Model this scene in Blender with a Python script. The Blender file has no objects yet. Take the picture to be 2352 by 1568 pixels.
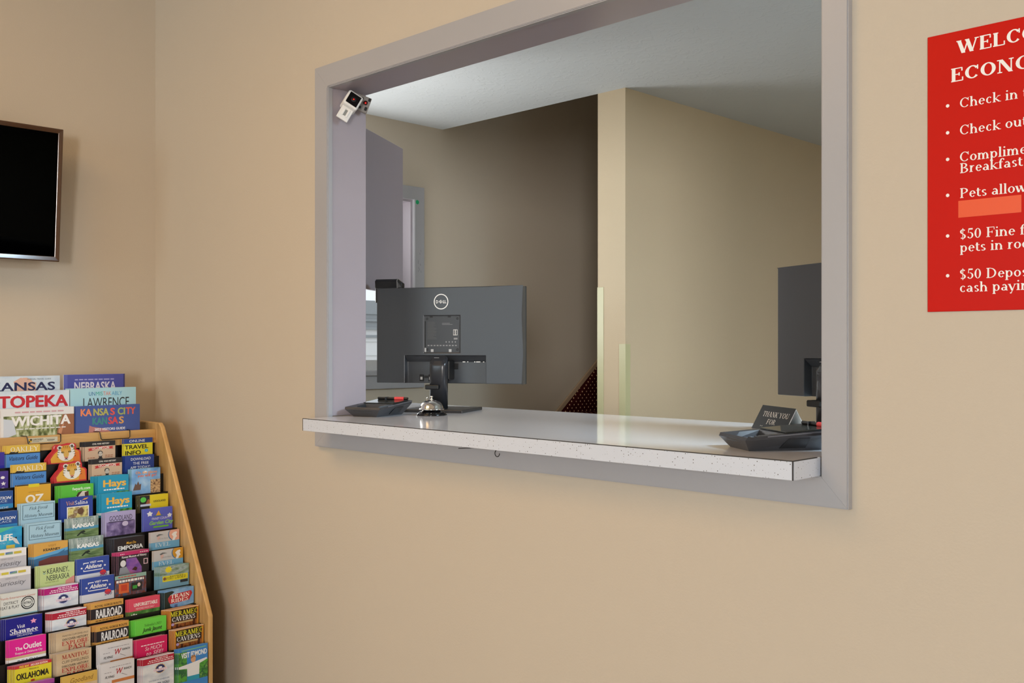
import bpy, bmesh, math, random
from mathutils import Vector, Matrix
random.seed(7)
scene = bpy.context.scene
C = scene.collection

# ------------------------------------------------------------------ camera
cam_d = bpy.data.cameras.new('camera'); cam = bpy.data.objects.new('camera', cam_d); C.objects.link(cam)
cam.location = (0, 0, 1.30); cam.rotation_euler = (math.radians(90), 0, math.radians(44.6))
cam_d.sensor_width = 36.0; cam_d.lens = 2300 / 2352 * 36.0; cam_d.shift_y = 15 / 2352
cam_d.clip_start = 0.05
scene.camera = cam

# ------------------------------------------------------------------ world, lights, exposure
world = bpy.data.worlds.new('sky'); scene.world = world; world.use_nodes = True
wn = world.node_tree.nodes; bg = wn['Background']
bg.inputs[0].default_value = (0.86, 0.93, 1.0, 1); bg.inputs[1].default_value = 1.2

def area(name, loc, target, sx, sy, power, col):
    d = bpy.data.lights.new(name, 'AREA'); d.shape = 'RECTANGLE'; d.size = sx; d.size_y = sy
    d.energy = power; d.color = col
    o = bpy.data.objects.new(name, d); C.objects.link(o); o.location = loc
    o.rotation_euler = (Vector(target) - Vector(loc)).to_track_quat('-Z', 'Y').to_euler()
    return o
# daylight of the lobby's glazed entrance (behind the camera), the lobby's ceiling lamp, and unseen lights added as fill
area('entrance_daylight', (5.3, -5.95, 1.55), (-1.5, 1.9, 1.5), 1.4, 1.9, 438, (1.0, 0.97, 0.95))
area('lobby_window_fill', (-1.6, -5.95, 1.7), (-1.6, 2, 1.7), 4.2, 1.8, 85, (0.70, 0.90, 1.0))  # added soft fill behind the camera, evens out the lobby walls
area('lobby_ceiling_lamp', (-2.5, -0.3, 2.95), (-2.5, -0.3, 0), 1.2, 1.2, 39, (1.0, 0.60, 0.25))
area('office_fill', (0.1, 2.55, 2.40), (0.1, 2.55, 0), 0.9, 0.5, 104, (0.64, 0.84, 1.0))  # no known fixture: unseen light added to brighten the office and stair wall
area('office_rear_fill', (0.4, 4.8, 2.40), (0.4, 4.8, 0), 1.2, 0.6, 20, (1.0, 0.72, 0.60))  # second added light, out of view, for the partition wall
area('office_window_fill', (-3.90, 2.50, 1.58), (-2.9, 2.60, 2.25), 0.62, 0.74, 18.5, (1.0, 1.0, 0.98))  # added area light tilted up, imitates ground-bounced daylight on the office ceiling
pd = bpy.data.lights.new('window_portal', 'AREA'); pd.shape = 'RECTANGLE'; pd.size = 1.1; pd.size_y = 0.9
pd.cycles.is_portal = True
po = bpy.data.objects.new('window_portal', pd); C.objects.link(po); po.location = (-4.08, 2.71, 1.62)
po.rotation_euler = Vector((1, 0, 0)).to_track_quat('-Z', 'Y').to_euler()

vs = scene.view_settings
scene.display_settings.display_device = 'sRGB'
vs.view_transform = 'Standard'; vs.look = 'None'; vs.exposure = 0.0; vs.gamma = 1.0; vs.use_curve_mapping = False

# ------------------------------------------------------------------ materials
def lin(c):
    if isinstance(c, str):
        c = [int(c[i:i+2], 16) / 255 for i in (0, 2, 4)]
    return tuple((x / 12.92 if x <= 0.04045 else ((x + 0.055) / 1.055) ** 2.4) for x in c) + (1.0,)
_m = {}
def mat(name, col, rough=0.5, metal=0.0, bump=0.0, bscale=60.0, bdetail=4.0, var=0.0, vscale=3.0, coat=0.0, spec=0.5, emit=None):
    if name in _m: return _m[name]
    m = bpy.data.materials.new(name); m.use_nodes = True; _m[name] = m
    nt = m.node_tree; b = nt.nodes['Principled BSDF']
    c = lin(col) if not (isinstance(col, tuple) and len(col) == 4) else col
    b.inputs['Base Color'].default_value = c
    b.inputs['Roughness'].default_value = rough; b.inputs['Metallic'].default_value = metal
    b.inputs['Specular IOR Level'].default_value = spec
    b.inputs['Coat Weight'].default_value = coat; b.inputs['Coat Roughness'].default_value = 0.08
    tc = nt.nodes.new('ShaderNodeTexCoord')
    if var:
        n = nt.nodes.new('ShaderNodeTexNoise'); n.inputs['Scale'].default_value = vscale; n.inputs['Detail'].default_value = 5
        r = nt.nodes.new('ShaderNodeValToRGB')
        r.color_ramp.elements[0].position = 0.3; r.color_ramp.elements[1].position = 0.7
        r.color_ramp.elements[0].color = tuple(x * (1 - var) for x in c[:3]) + (1,)
        r.color_ramp.elements[1].color = tuple(min(1, x * (1 + var)) for x in c[:3]) + (1,)
        nt.links.new(tc.outputs['Object'], n.inputs['Vector']); nt.links.new(n.outputs['Fac'], r.inputs['Fac'])
        nt.links.new(r.outputs['Color'], b.inputs['Base Color'])
    if bump:
        n = nt.nodes.new('ShaderNodeTexNoise'); n.inputs['Scale'].default_value = bscale; n.inputs['Detail'].default_value = bdetail
        bp = nt.nodes.new('ShaderNodeBump'); bp.inputs['Strength'].default_value = bump; bp.inputs['Distance'].default_value = 0.004
        nt.links.new(tc.outputs['Object'], n.inputs['Vector']); nt.links.new(n.outputs['Fac'], bp.inputs['Height'])
        nt.links.new(bp.outputs['Normal'], b.inputs['Normal'])
    if emit:
        b.inputs['Emission Color'].default_value = lin(emit[0]); b.inputs['Emission Strength'].default_value = emit[1]
    return m
def ramp_mat(name, cols, scale, rough=0.45, stretch=(1, 1, 1), detail=6, dist=0.0):
    """printed picture: noise mapped to a few colours"""
    if name in _m: return _m[name]
    m = bpy.data.materials.new(name); m.use_nodes = True; _m[name] = m
    nt = m.node_tree; b = nt.nodes['Principled BSDF']; b.inputs['Roughness'].default_value = rough
    tc = nt.nodes.new('ShaderNodeTexCoord'); mp = nt.nodes.new('ShaderNodeMapping'); mp.inputs['Scale'].default_value = stretch
    n = nt.nodes.new('ShaderNodeTexNoise'); n.inputs['Scale'].default_value = scale; n.inputs['Detail'].default_value = detail
    n.inputs['Distortion'].default_value = dist
    r = nt.nodes.new('ShaderNodeValToRGB'); e = r.color_ramp.elements
    k = len(cols)
    while len(e) < k: e.new(0.5)
    for i, c in enumerate(cols):
        e[i].position = 0.3 + 0.4 * i / max(1, k - 1); e[i].color = lin(c)
    nt.links.new(tc.outputs['Object'], mp.inputs['Vector']); nt.links.new(mp.outputs['Vector'], n.inputs['Vector'])
    nt.links.new(n.outputs['Fac'], r.inputs['Fac']); nt.links.new(r.outputs['Color'], b.inputs['Base Color'])
    return m

M_wall = mat('wall_paint', 'C5BAA9', 0.62, bump=0.10, bscale=170, var=0.008, vscale=1.3, spec=0.35)
M_office = mat('office_paint', 'C6B599', 0.65, bump=0.12, bscale=170, var=0.01, vscale=1.3, spec=0.3)
M_trim = mat('trim_paint', 'A7A7AB', 0.34, bump=0.05, bscale=40, var=0.03, vscale=2.2)
M_jamb = mat('jamb_paint', 'A9A1A9', 0.30, bump=0.06, bscale=30, var=0.03, vscale=3)
M_lobby_ceil = mat('lobby_ceiling_paint', 'E4E0D8', 0.8, bump=0.1, bscale=90)
M_floor = mat('floor_tile', '9A8C7A', 0.35, var=0.1, vscale=6)
M_black = mat('black_plastic', '17181A', 0.38, bump=0.03, bscale=900)
M_dark = mat('charcoal_plastic', '2B2C2F', 0.42, bump=0.04, bscale=900)
M_darker = mat('deep_black', '050506', 0.5)
M_white = mat('white_plastic', 'E8E8E6', 0.35)
M_print_w = mat('white_print', 'F2F0EC', 0.45)
M_chrome = mat('chrome', 'E6E4E0', 0.06, metal=1.0)
M_lip = mat('rack_black_laminate', '0B0A0C', 0.35)
M_guard = mat('pale_green_vinyl', 'BBB890', 0.35)

# office ceiling: knock-down plaster texture
m = mat('office_ceiling_plaster', 'C2C7CA', 0.75); M_ceil = m
nt = m.node_tree; b = nt.nodes['Principled BSDF']; tc = nt.nodes.new('ShaderNodeTexCoord')
n1 = nt.nodes.new('ShaderNodeTexNoise'); n1.inputs['Scale'].default_value = 26; n1.inputs['Detail'].default_value = 5; n1.inputs['Distortion'].default_value = 1.2
n2 = nt.nodes.new('ShaderNodeTexNoise'); n2.inputs['Scale'].default_value = 5; n2.inputs['Detail'].default_value = 2
rp = nt.nodes.new('ShaderNodeValToRGB'); rp.color_ramp.elements[0].position = 0.53; rp.color_ramp.elements[1].position = 0.62
mu = nt.nodes.new('ShaderNodeMath'); mu.operation = 'MULTIPLY'
bp = nt.nodes.new('ShaderNodeBump'); bp.inputs['Strength'].default_value = 0.28; bp.inputs['Distance'].default_value = 0.005
nt.links.new(tc.outputs['Object'], n1.inputs['Vector']); nt.links.new(tc.outputs['Object'], n2.inputs['Vector'])
nt.links.new(n1.outputs['Fac'], rp.inputs['Fac']); nt.links.new(rp.outputs['Color'], mu.inputs[0]); nt.links.new(n2.outputs['Fac'], mu.inputs[1])
nt.links.new(mu.outputs[0], bp.inputs['Height']); nt.links.new(bp.outputs['Normal'], b.inputs['Normal'])

# oak of the rack
def wood(name, c0, c1, axis_scale):
    m = bpy.data.materials.new(name); m.use_nodes = True
    nt = m.node_tree; b = nt.nodes['Principled BSDF']; b.inputs['Roughness'].default_value = 0.38
    tc = nt.nodes.new('ShaderNodeTexCoord'); mp = nt.nodes.new('ShaderNodeMapping'); mp.inputs['Scale'].default_value = axis_scale
    n = nt.nodes.new('ShaderNodeTexNoise'); n.inputs['Scale'].default_value = 7; n.inputs['Detail'].default_value = 8; n.inputs['Distortion'].default_value = 0.6
    r = nt.nodes.new('ShaderNodeValToRGB'); r.color_ramp.elements[0].position = 0.32; r.color_ramp.elements[1].position = 0.68
    r.color_ramp.elements[0].color = lin(c0); r.color_ramp.elements[1].color = lin(c1)
    nt.links.new(tc.outputs['Object'], mp.inputs['Vector']); nt.links.new(mp.outputs['Vector'], n.inputs['Vector'])
    nt.links.new(n.outputs['Fac'], r.inputs['Fac']); nt.links.new(r.outputs['Color'], b.inputs['Base Color'])
    return m
M_oak_v = wood('oak_vertical_grain', 'B08A55', 'CFAA72', (6, 6, 0.5))
M_oak_h = wood('oak_horizontal_grain', 'BE9355', 'D6AE70', (6, 0.5, 6))
M_oak_edge = wood('oak_edge', 'C79E62', 'D9B37A', (6, 6, 0.5))

# speckled laminate edge
m = mat('speckled_laminate', 'E4E4E4', 0.22); M_speck = m
nt = m.node_tree; b = nt.nodes['Principled BSDF']; tc = nt.nodes.new('ShaderNodeTexCoord')
vo = nt.nodes.new('ShaderNodeTexVoronoi'); vo.inputs['Scale'].default_value = 150
sp = nt.nodes.new('ShaderNodeSeparateColor')
lt = nt.nodes.new('ShaderNodeMath'); lt.operation = 'LESS_THAN'
mm = nt.nodes.new('ShaderNodeMath'); mm.operation = 'MULTIPLY'; mm.inputs[1].default_value = 0.17
pw = nt.nodes.new('ShaderNodeMath'); pw.operation = 'POWER'; pw.inputs[1].default_value = 4.0
mx = nt.nodes.new('ShaderNodeMix'); mx.data_type = 'RGBA'
mx.inputs['A'].default_value = lin('CED6E3'); mx.inputs['B'].default_value = lin('55524E')
sx_ = nt.nodes.new('ShaderNodeSeparateXYZ'); ad_ = nt.nodes.new('ShaderNodeMath'); ad_.operation = 'ADD'; cb_ = nt.nodes.new('ShaderNodeCombineXYZ'); vo.voronoi_dimensions = '2D'
nt.links.new(tc.outputs['Object'], sx_.inputs[0]); nt.links.new(sx_.outputs[0], ad_.inputs[0]); nt.links.new(sx_.outputs[1], ad_.inputs[1])
nt.links.new(ad_.outputs[0], cb_.inputs[0]); nt.links.new(sx_.outputs[2], cb_.inputs[1])
nt.links.new(cb_.outputs[0], vo.inputs['Vector']); nt.links.new(vo.outputs['Color'], sp.inputs['Color'])
nt.links.new(sp.outputs['Red'], pw.inputs[0]); nt.links.new(pw.outputs[0], mm.inputs[0])
nt.links.new(vo.outputs['Distance'], lt.inputs[0]); nt.links.new(mm.outputs[0], lt.inputs[1])
nt.links.new(lt.outputs[0], mx.inputs['Factor']); nt.links.new(mx.outputs['Result'], b.inputs['Base Color'])
M_top = mat('glossy_laminate', 'E2E2E6', 0.10, var=0.02, vscale=2)
M_seam = mat('laminate_seam', '2E2A28', 0.5)

# stair carpet: maroon with a lattice of pale dots, on UVs
m = mat('dotted_stair_carpet', '3A0C0C', 0.95, spec=0.1); M_carpet = m
nt = m.node_tree; b = nt.nodes['Principled BSDF']; uv = nt.nodes.new('ShaderNodeUVMap')
mp = nt.nodes.new('ShaderNodeMapping'); mp.inputs['Rotation'].default_value = (0, 0, math.radians(45)); mp.inputs['Scale'].default_value = (38, 38, 38)
vo = nt.nodes.new('ShaderNodeTexVoronoi'); vo.voronoi_dimensions = '2D'; vo.inputs['Scale'].default_value = 1; vo.inputs['Randomness'].default_value = 0
lt = nt.nodes.new('ShaderNodeMath'); lt.operation = 'LESS_THAN'; lt.inputs[1].default_value = 0.16
mx = nt.nodes.new('ShaderNodeMix'); mx.data_type = 'RGBA'
mx.inputs['A'].default_value = lin('3C0B0E'); mx.inputs['B'].default_value = lin('D8B088')
nt.links.new(uv.outputs['UV'], mp.inputs['Vector']); nt.links.new(mp.outputs['Vector'], vo.inputs['Vector'])
nt.links.new(vo.outputs['Distance'], lt.inputs[0]); nt.links.new(lt.outputs[0], mx.inputs['Factor'])
nt.links.new(mx.outputs['Result'], b.inputs['Base Color'])

# thin architectural glass
m = bpy.data.materials.new('window_glass'); m.use_nodes = True; M_glass = m
nt = m.node_tree; out = nt.nodes['Material Output']; nt.nodes.remove(nt.nodes['Principled BSDF'])
tr = nt.nodes.new('ShaderNodeBsdfTransparent'); gl = nt.nodes.new('ShaderNodeBsdfGlossy'); gl.inputs['Roughness'].default_value = 0.02
fr = nt.nodes.new('ShaderNodeFresnel'); fr.inputs['IOR'].default_value = 1.45; ms = nt.nodes.new('ShaderNodeMixShader')
nt.links.new(fr.outputs[0], ms.inputs[0]); nt.links.new(tr.outputs[0], ms.inputs[1]); nt.links.new(gl.outputs[0], ms.inputs[2])
nt.links.new(ms.outputs[0], out.inputs['Surface'])

# ------------------------------------------------------------------ mesh helpers
def link(name, me, mats, parent=None, loc=None, rz=None, smooth=False):
    o = bpy.data.objects.new(name, me); C.objects.link(o)
    if mats is not None:
        for x in (mats if isinstance(mats, (list, tuple)) else [mats]): me.materials.append(x)
    if parent: o.parent = parent
    if loc is not None: o.location = loc
    if rz is not None: o.rotation_euler[2] = rz
    if smooth:
        for p in me.polygons: p.use_smooth = True
    return o
class B:
    def __init__(s): s.bm = bmesh.new(); s.mi = 0
    def quad(s, pts):
        f = s.bm.faces.new([s.bm.verts.new(p) for p in pts]); f.material_index = s.mi; return f
    def box(s, x0, x1, y0, y1, z0, z1):
        v = [s.bm.verts.new(p) for p in ((x0,y0,z0),(x1,y0,z0),(x1,y1,z0),(x0,y1,z0),(x0,y0,z1),(x1,y0,z1),(x1,y1,z1),(x0,y1,z1))]
        for i in ((0,3,2,1),(4,5,6,7),(0,1,5,4),(1,2,6,5),(2,3,7,6),(3,0,4,7)):
            f = s.bm.faces.new([v[k] for k in i]); f.material_index = s.mi
        return v
    def prism(s, pts, fn0, fn1):
        """pts 2D ring; fn0/fn1 map (a,b)->3D for the two caps"""
        a = [s.bm.verts.new(fn0(*p)) for p in pts]; c = [s.bm.verts.new(fn1(*p)) for p in pts]
        n = len(pts)
        fs = [s.bm.faces.new(a), s.bm.faces.new(c[::-1])]
        for i in range(n): fs.append(s.bm.faces.new((a[i], c[i], c[(i+1) % n], a[(i+1) % n])))
        for f in fs: f.material_index = s.mi
    def loft(s, rings, cap=True):
        vs_ = [[s.bm.verts.new(p) for p in r] for r in rings]
        n = len(rings[0])
        for k in range(len(rings) - 1):
            for i in range(n):
                f = s.bm.faces.new((vs_[k][i], vs_[k][(i+1) % n], vs_[k+1][(i+1) % n], vs_[k+1][i])); f.material_index = s.mi
        if cap:
            f = s.bm.faces.new(vs_[0][::-1]); f.material_index = s.mi
            f = s.bm.faces.new(vs_[-1]); f.material_index = s.mi
    def lathe(s, prof, n=32, c=(0, 0)):
        rings = [[(c[0] + r * math.cos(2*math.pi*i/n), c[1] + r * math.sin(2*math.pi*i/n), z) for i in range(n)] for r, z in prof]
        s.loft(rings)
    def tube(s, path, r, n=8):
        P = [Vector(p) for p in path]; rings = []
        up = Vector((0, 0, 1))
        for i, p in enumerate(P):
            d = (P[min(i+1, len(P)-1)] - P[max(i-1, 0)]).normalized()
            a = d.cross(up)
            if a.length < 1e-3: a = d.cross(Vector((0, 1, 0)))
            a.normalize(); b_ = d.cross(a).normalized()
            if i and (a.dot(pa) < 0): a, b_ = -a, -b_
            pa = a
            rings.append([tuple(p + r * (math.cos(2*math.pi*k/n) * a + math.sin(2*math.pi*k/n) * b_)) for k in range(n)])
        s.loft(rings)
    def terrace(s, xs, zs, hfun):
        """stepped relief facing -Y: cell (i,j) stands hfun(i,j) proud of y=0 towards -Y"""
        nx, nz = len(xs) - 1, len(zs) - 1
        H = [[hfun(i, j) for j in range(nz)] for i in range(nx)]
        for i in range(nx):
            for j in range(nz):
                h = -H[i][j]
                s.quad([(xs[i], h, zs[j]), (xs[i+1], h, zs[j]), (xs[i+1], h, zs[j+1]), (xs[i], h, zs[j+1])])
                if i + 1 < nx and H[i+1][j] != H[i][j]:
                    g = -H[i+1][j]; s.quad([(xs[i+1], h, zs[j]), (xs[i+1], g, zs[j]), (xs[i+1], g, zs[j+1]), (xs[i+1], h, zs[j+1])])
                if j + 1 < nz and H[i][j+1] != H[i][j]:
                    g = -H[i][j+1]; s.quad([(xs[i], h, zs[j+1]), (xs[i+1], h, zs[j+1]), (xs[i+1], g, zs[j+1]), (xs[i], g, zs[j+1])])
        for i in range(nx):
            for j, z in ((0, zs[0]), (nz - 1, zs[-1])):
                h = -H[i][j]; s.quad([(xs[i], h, z), (xs[i], 0, z), (xs[i+1], 0, z), (xs[i+1], h, z)])
        for j in range(nz):
            for i, x in ((0, xs[0]), (nx - 1, xs[-1])):
                h = -H[i][j]; s.quad([(x, h, zs[j]), (x, h, zs[j+1]), (x, 0, zs[j+1]), (x, 0, zs[j])])
        s.quad([(xs[0], 0, zs[0]), (xs[0], 0, zs[-1]), (xs[-1], 0, zs[-1]), (xs[-1], 0, zs[0])])
    def bevel(s, w, seg=2, ang=0.5):
        bmesh.ops.remove_doubles(s.bm, verts=s.bm.verts[:], dist=1e-6)
        s.bm.normal_update()
        ed = [e for e in s.bm.edges if len(e.link_faces) == 2 and e.calc_face_angle(0) > ang]
        bmesh.ops.bevel(s.bm, geom=ed, offset=w, segments=seg, affect='EDGES', profile=0.5)
        return s
    def mesh(s, name):
        bmesh.ops.recalc_face_normals(s.bm, faces=s.bm.faces[:])
        me = bpy.data.meshes.new(name); s.bm.to_mesh(me); s.bm.free(); return me
    def obj(s, name, mats, parent=None, **k):
        return link(name, s.mesh(name), mats, parent, **k)
def empty(name, loc=(0, 0, 0), rz=0):
    o = bpy.data.objects.new(name, None); C.objects.link(o); o.location = loc; o.rotation_euler[2] = rz
    o.empty_display_size = 0.05
    return o
def tag(o, label=None, cat=None, group=None, kind=None):
    if label: o['label'] = label
    if cat: o['category'] = cat
    if group: o['group'] = group
    if kind: o['kind'] = kind
    return o
def struct(o, label=None, cat=None): return tag(o, label, cat, kind='structure')

# ------------------------------------------------------------------ lettering
_SER = {}
def _defs():
    T, N = 1, 0
    S = lambda x, y, w=.26: ('S', x, y, w)
    L = lambda x0, y0, x1, y1, k=T: ('L', x0, y0, x1, y1, k)
    A = lambda cx, cy, rx, ry, a0, a1: ('A', cx, cy, rx, ry, a0, a1)
    g = _SER
    stem = lambda x, h=1: [L(x, 0, x, h), S(x, 0, .30), S(x, h, .30)]
    g['A'] = (.92, [L(.1,0,.43,1,N), L(.45,1,.80,0), L(.2,.34,.68,.34,N), S(.1,0), S(.80,0,.32)])
    g['B'] = (.82, stem(.2) + [A(.36,.76,.26,.24,-90,90), A(.36,.27,.34,.27,-90,90), L(.1,.985,.38,.985,N), L(.2,.52,.38,.52,N), L(.1,.015,.38,.015,N)])
    g['C'] = (.88, [A(.48,.5,.37,.5,42,318), L(.77,.66,.77,.98,N)])
    g['D'] = (.94, stem(.2) + [A(.38,.5,.44,.5,-90,90), L(.1,.985,.4,.985,N), L(.1,.015,.4,.015,N)])
    g['E'] = (.80, [L(.2,0,.2,1), L(.06,.985,.68,.985,N), L(.06,.015,.72,.015,N), L(.2,.52,.52,.52,N), L(.68,1,.68,.74,N), L(.72,0,.72,.28,N), L(.52,.4,.52,.64,N)])
    g['F'] = (.74, [L(.2,0,.2,1), S(.2,0,.32), L(.06,.985,.68,.985,N), L(.2,.5,.52,.5,N), L(.68,1,.68,.74,N), L(.52,.38,.52,.62,N)])
    g['G'] = (.94, [A(.48,.5,.37,.5,42,318), L(.77,.66,.77,.98,N), L(.76,.06,.76,.42), S(.75,.42,.3)])
    g['H'] = (.98, stem(.2) + stem(.76) + [L(.2,.52,.76,.52,N)])
    g['I'] = (.42, stem(.2)); g['J'] = (.55, [L(.34,.2,.34,1), A(.2,.2,.14,.2,180,360), S(.34,1,.3)])
    g['K'] = (.94, stem(.2) + [L(.74,1,.26,.42,N), L(.38,.56,.78,0), S(.74,1), S(.8,0)])
    g['L'] = (.78, stem(.2) + [L(.06,.015,.70,.015,N), L(.70,0,.70,.3,N)])
    g['M'] = (1.12, [L(.14,0,.14,1,N), L(.18,1,.54,.06), L(.54,.06,.88,1,N), L(.90,0,.90,1), S(.14,0), S(.14,1), S(.9,0), S(.9,1)])
    g['N'] = (.96, [L(.16,0,.16,1,N), L(.2,1,.76,0), L(.78,0,.78,1,N), S(.16,0), S(.14,1), S(.78,1)])
    g['O'] = (.96, [A(.48,.5,.37,.5,0,360)]); g['Q'] = (.96, [A(.48,.5,.37,.5,0,360), L(.5,.2,.85,-.15)])
    g['P'] = (.78, stem(.2) + [A(.36,.73,.32,.27,-90,90), L(.1,.985,.38,.985,N), L(.2,.46,.38,.46,N)])
    g['R'] = (.88, stem(.2) + [A(.36,.73,.30,.27,-90,90), L(.1,.985,.38,.985,N), L(.2,.46,.38,.46,N), L(.42,.46,.76,0), S(.78,0,.2)])
    g['S'] = (.72, [A(.36,.75,.23,.24,30,270), A(.36,.255,.26,.255,-140,90), L(.58,.74,.58,.98,N), L(.1,.02,.1,.28,N)])
    g['T'] = (.84, [L(.42,0,.42,1), S(.42,0,.32), L(.06,.985,.78,.985,N), L(.06,1,.06,.72,N), L(.78,1,.78,.72,N)])
    g['U'] = (.94, [L(.2,.3,.2,1), A(.47,.3,.27,.3,180,360), L(.74,.3,.74,1,N), S(.2,1,.3), S(.74,1)])
    g['V'] = (.92, [L(.1,1,.44,0), L(.46,0,.80,1,N), S(.1,1,.3), S(.82,1)])
    g['W'] = (1.30, [L(.1,1,.38,0), L(.40,0,.64,.9,N), L(.60,1,.88,0), L(.9,0,1.16,1,N), S(.1,1,.3), S(.6,1), S(1.18,1)])
    g['X'] = (.92, [L(.14,1,.78,0), L(.14,0,.76,1,N), S(.14,1), S(.14,0), S(.78,0), S(.76,1)])
    g['Y'] = (.90, [L(.1,1,.45,.48), L(.45,.48,.78,1,N), L(.45,0,.45,.5), S(.1,1,.3), S(.78,1), S(.45,0,.3)])
    g['Z'] = (.80, [L(.1,.985,.7,.985,N), L(.68,.98,.12,.02), L(.1,.015,.72,.015,N)])
    x = .66
    ls = lambda q, h: [L(q, 0, q, h), S(q, 0, .28), ('L', q - .12, h - .02, q, h - .02, N)]
    g['a'] = (.62, [A(.27,.18,.18,.18,40,360), L(.46,.03,.46,.46), A(.3,.45,.16,.2,0,150), L(.46,.03,.58,.03,N)])
    g['b'] = (.68, [L(.16,0,.16,1.02), S(.12,1.02,.2), A(.36,.33,.22,.33,-150,150)])
    g['c'] = (.58, [A(.33,.33,.22,.33,45,315)])
    g['d'] = (.68, [L(.5,0,.5,1.02), S(.46,1.02,.2), A(.3,.33,.22,.33,30,330), L(.5,.02,.62,.02,N)])
    g['e'] = (.60, [A(.32,.33,.22,.33,0,315), L(.1,.36,.54,.36,N)])
    g['f'] = (.42, [L(.18,0,.18,.78), S(.18,0), A(.34,.78,.16,.24,20,180), L(.04,.64,.38,.64,N)])
    g['g'] = (.64, [A(.3,.4,.2,.26,0,360), A(.3,-.12,.24,.17,0,360), L(.3,.14,.2,.04,N), L(.46,.56,.62,.62,N)])
    g['h'] = (.70, [L(.16,0,.16,1.02), S(.16,0), S(.12,1.02,.2), A(.35,.42,.19,.24,0,170), L(.54,0,.54,.42), S(.54,0)])
    g['i'] = (.34, ls(.17, x) + [('E', .17, .92, .075)]); g['l'] = (.34, ls(.17, 1.02))
    g['k'] = (.68, [L(.16,0,.16,1.02), S(.16,0), S(.12,1.02,.2), L(.54,.64,.18,.28,N), L(.26,.36,.58,0), S(.6,0,.2), S(.54,.64,.22)])
    g['m'] = (1.02, ls(.16, x) + [A(.33,.42,.17,.24,0,170), L(.5,0,.5,.42), S(.5,0), A(.67,.42,.17,.24,0,170), L(.84,0,.84,.42), S(.84,0)])
    g['n'] = (.70, ls(.16, x) + [A(.35,.42,.19,.24,0,170), L(.54,0,.54,.42), S(.54,0)])
    g['o'] = (.64, [A(.32,.33,.24,.33,0,360)])
    g['p'] = (.68, [L(.16,-.3,.16,.64), S(.16,-.3), ('L', .04, .64, .16, .64, N), A(.36,.33,.22,.33,-150,150)])
    g['r'] = (.48, ls(.16, x) + [A(.34,.42,.16,.24,60,170)])
    g['s'] = (.50, [A(.26,.49,.15,.17,30,270), A(.26,.165,.17,.165,-140,90)])
    g['t'] = (.42, [L(.18,.12,.18,.86), A(.32,.14,.14,.14,180,320), L(.04,.64,.38,.64,N)])
    g['u'] = (.70, [L(.16,.2,.16,.64), A(.34,.2,.18,.2,180,360), L(.54,.02,.54,.64), L(.04,.64,.16,.64,N), L(.42,.64,.54,.64,N), L(.54,.02,.66,.02,N)])
    g['v'] = (.62, [L(.08,.64,.3,0), L(.32,0,.54,.64,N), S(.08,.64,.22), S(.54,.64,.2)])
    g['w'] = (.92, [L(.08,.64,.26,0), L(.28,0,.46,.6,N), L(.42,.64,.62,0), L(.64,0,.82,.64,N), S(.08,.64,.22), S(.42,.64,.2), S(.82,.64,.2)])
    g['y'] = (.62, [L(.08,.64,.32,0), L(.54,.64,.24,-.26,N), S(.08,.64,.22), S(.54,.64,.2), ('E', .2, -.26, .07)])
    g['$'] = (.62, g['S'][1] and [A(.31,.75,.2,.24,30,270), A(.31,.255,.22,.255,-140,90), L(.31,-.1,.31,1.1,N)])
    g['5'] = (.62, [A(.3,.32,.24,.32,-150,100), L(.16,.58,.2,1,N), L(.18,.97,.52,.97)])
    g['0'] = (.64, [A(.32,.5,.23,.5,0,360)])
    g['2'] = (.62, [A(.3,.72,.22,.28,-30,170), L(.48,.58,.1,.05,N), L(.1,.05,.54,.05)])
    g['&'] = (.9, [A(.36,.78,.16,.2,0,360), A(.34,.28,.26,.28,60,330), L(.24,.66,.78,0,N)])
    g['.'] = (.3, [('E', .14, .06, .08)]); g[','] = (.3, [('E', .14, .06, .08), L(.16,.04,.08,-.16,N)])
    g["'"] = (.25, [L(.12,1,.1,.74)])
_defs()
def serif_polys(txt, thick=.15, thin=.055):
    polys = []; x = 0
    for ch in txt:
        if ch == ' ': x += .34; continue
        adv, st = _SER.get(ch, _SER['O'])
        for s in st:
            if s[0] == 'S':
                _, cx, cy, w = s
                y0 = cy if cy < .3 else cy - thin
                polys.append([(x+cx-w/2, y0), (x+cx+w/2, y0), (x+cx+w/2, y0+thin), (x+cx-w/2, y0+thin)])
            elif s[0] == 'L':
                _, x0, y0, x1, y1, k = s
                w = thick if k else thin
                dx, dy = x1-x0, y1-y0
                if abs(dy) > abs(dx) * .4:   # horizontal cut ends
                    o = w / 2 * (1 if abs(dx) < .05 else 1.12)
                    polys.append([(x+x0-o, y0), (x+x0+o, y0), (x+x1+o, y1), (x+x1-o, y1)])
                else:
                    o = w / 2
                    polys.append([(x+x0, y0-o), (x+x1, y1-o), (x+x1, y1+o), (x+x0, y0+o)])
            elif s[0] == 'A':
                _, cx, cy, rx, ry, a0, a1 = s
                n = max(5, int(abs(a1-a0) / 18)); pr = None
                for i in range(n + 1):
                    t = math.radians(a0 + (a1-a0) * i / n); c_, s_ = math.cos(t), math.sin(t)
                    w = thin + (thick - thin) * abs(c_) ** 1.4
                    q = ((x+cx+(rx+w*.25)*c_, cy+ry*s_), (x+cx+(rx-w*.75)*c_, cy+(ry-w)*s_))
                    if pr: polys.append([pr[0], q[0], q[1], pr[1]])
                    pr = q
            elif s[0] == 'E':
                _, cx, cy, r = s
                polys.append([(x+cx+r*math.cos(k*math.pi/5), cy+r*math.sin(k*math.pi/5)) for k in range(10)])
        x += adv
    return polys, x
_tc = {}
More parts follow.
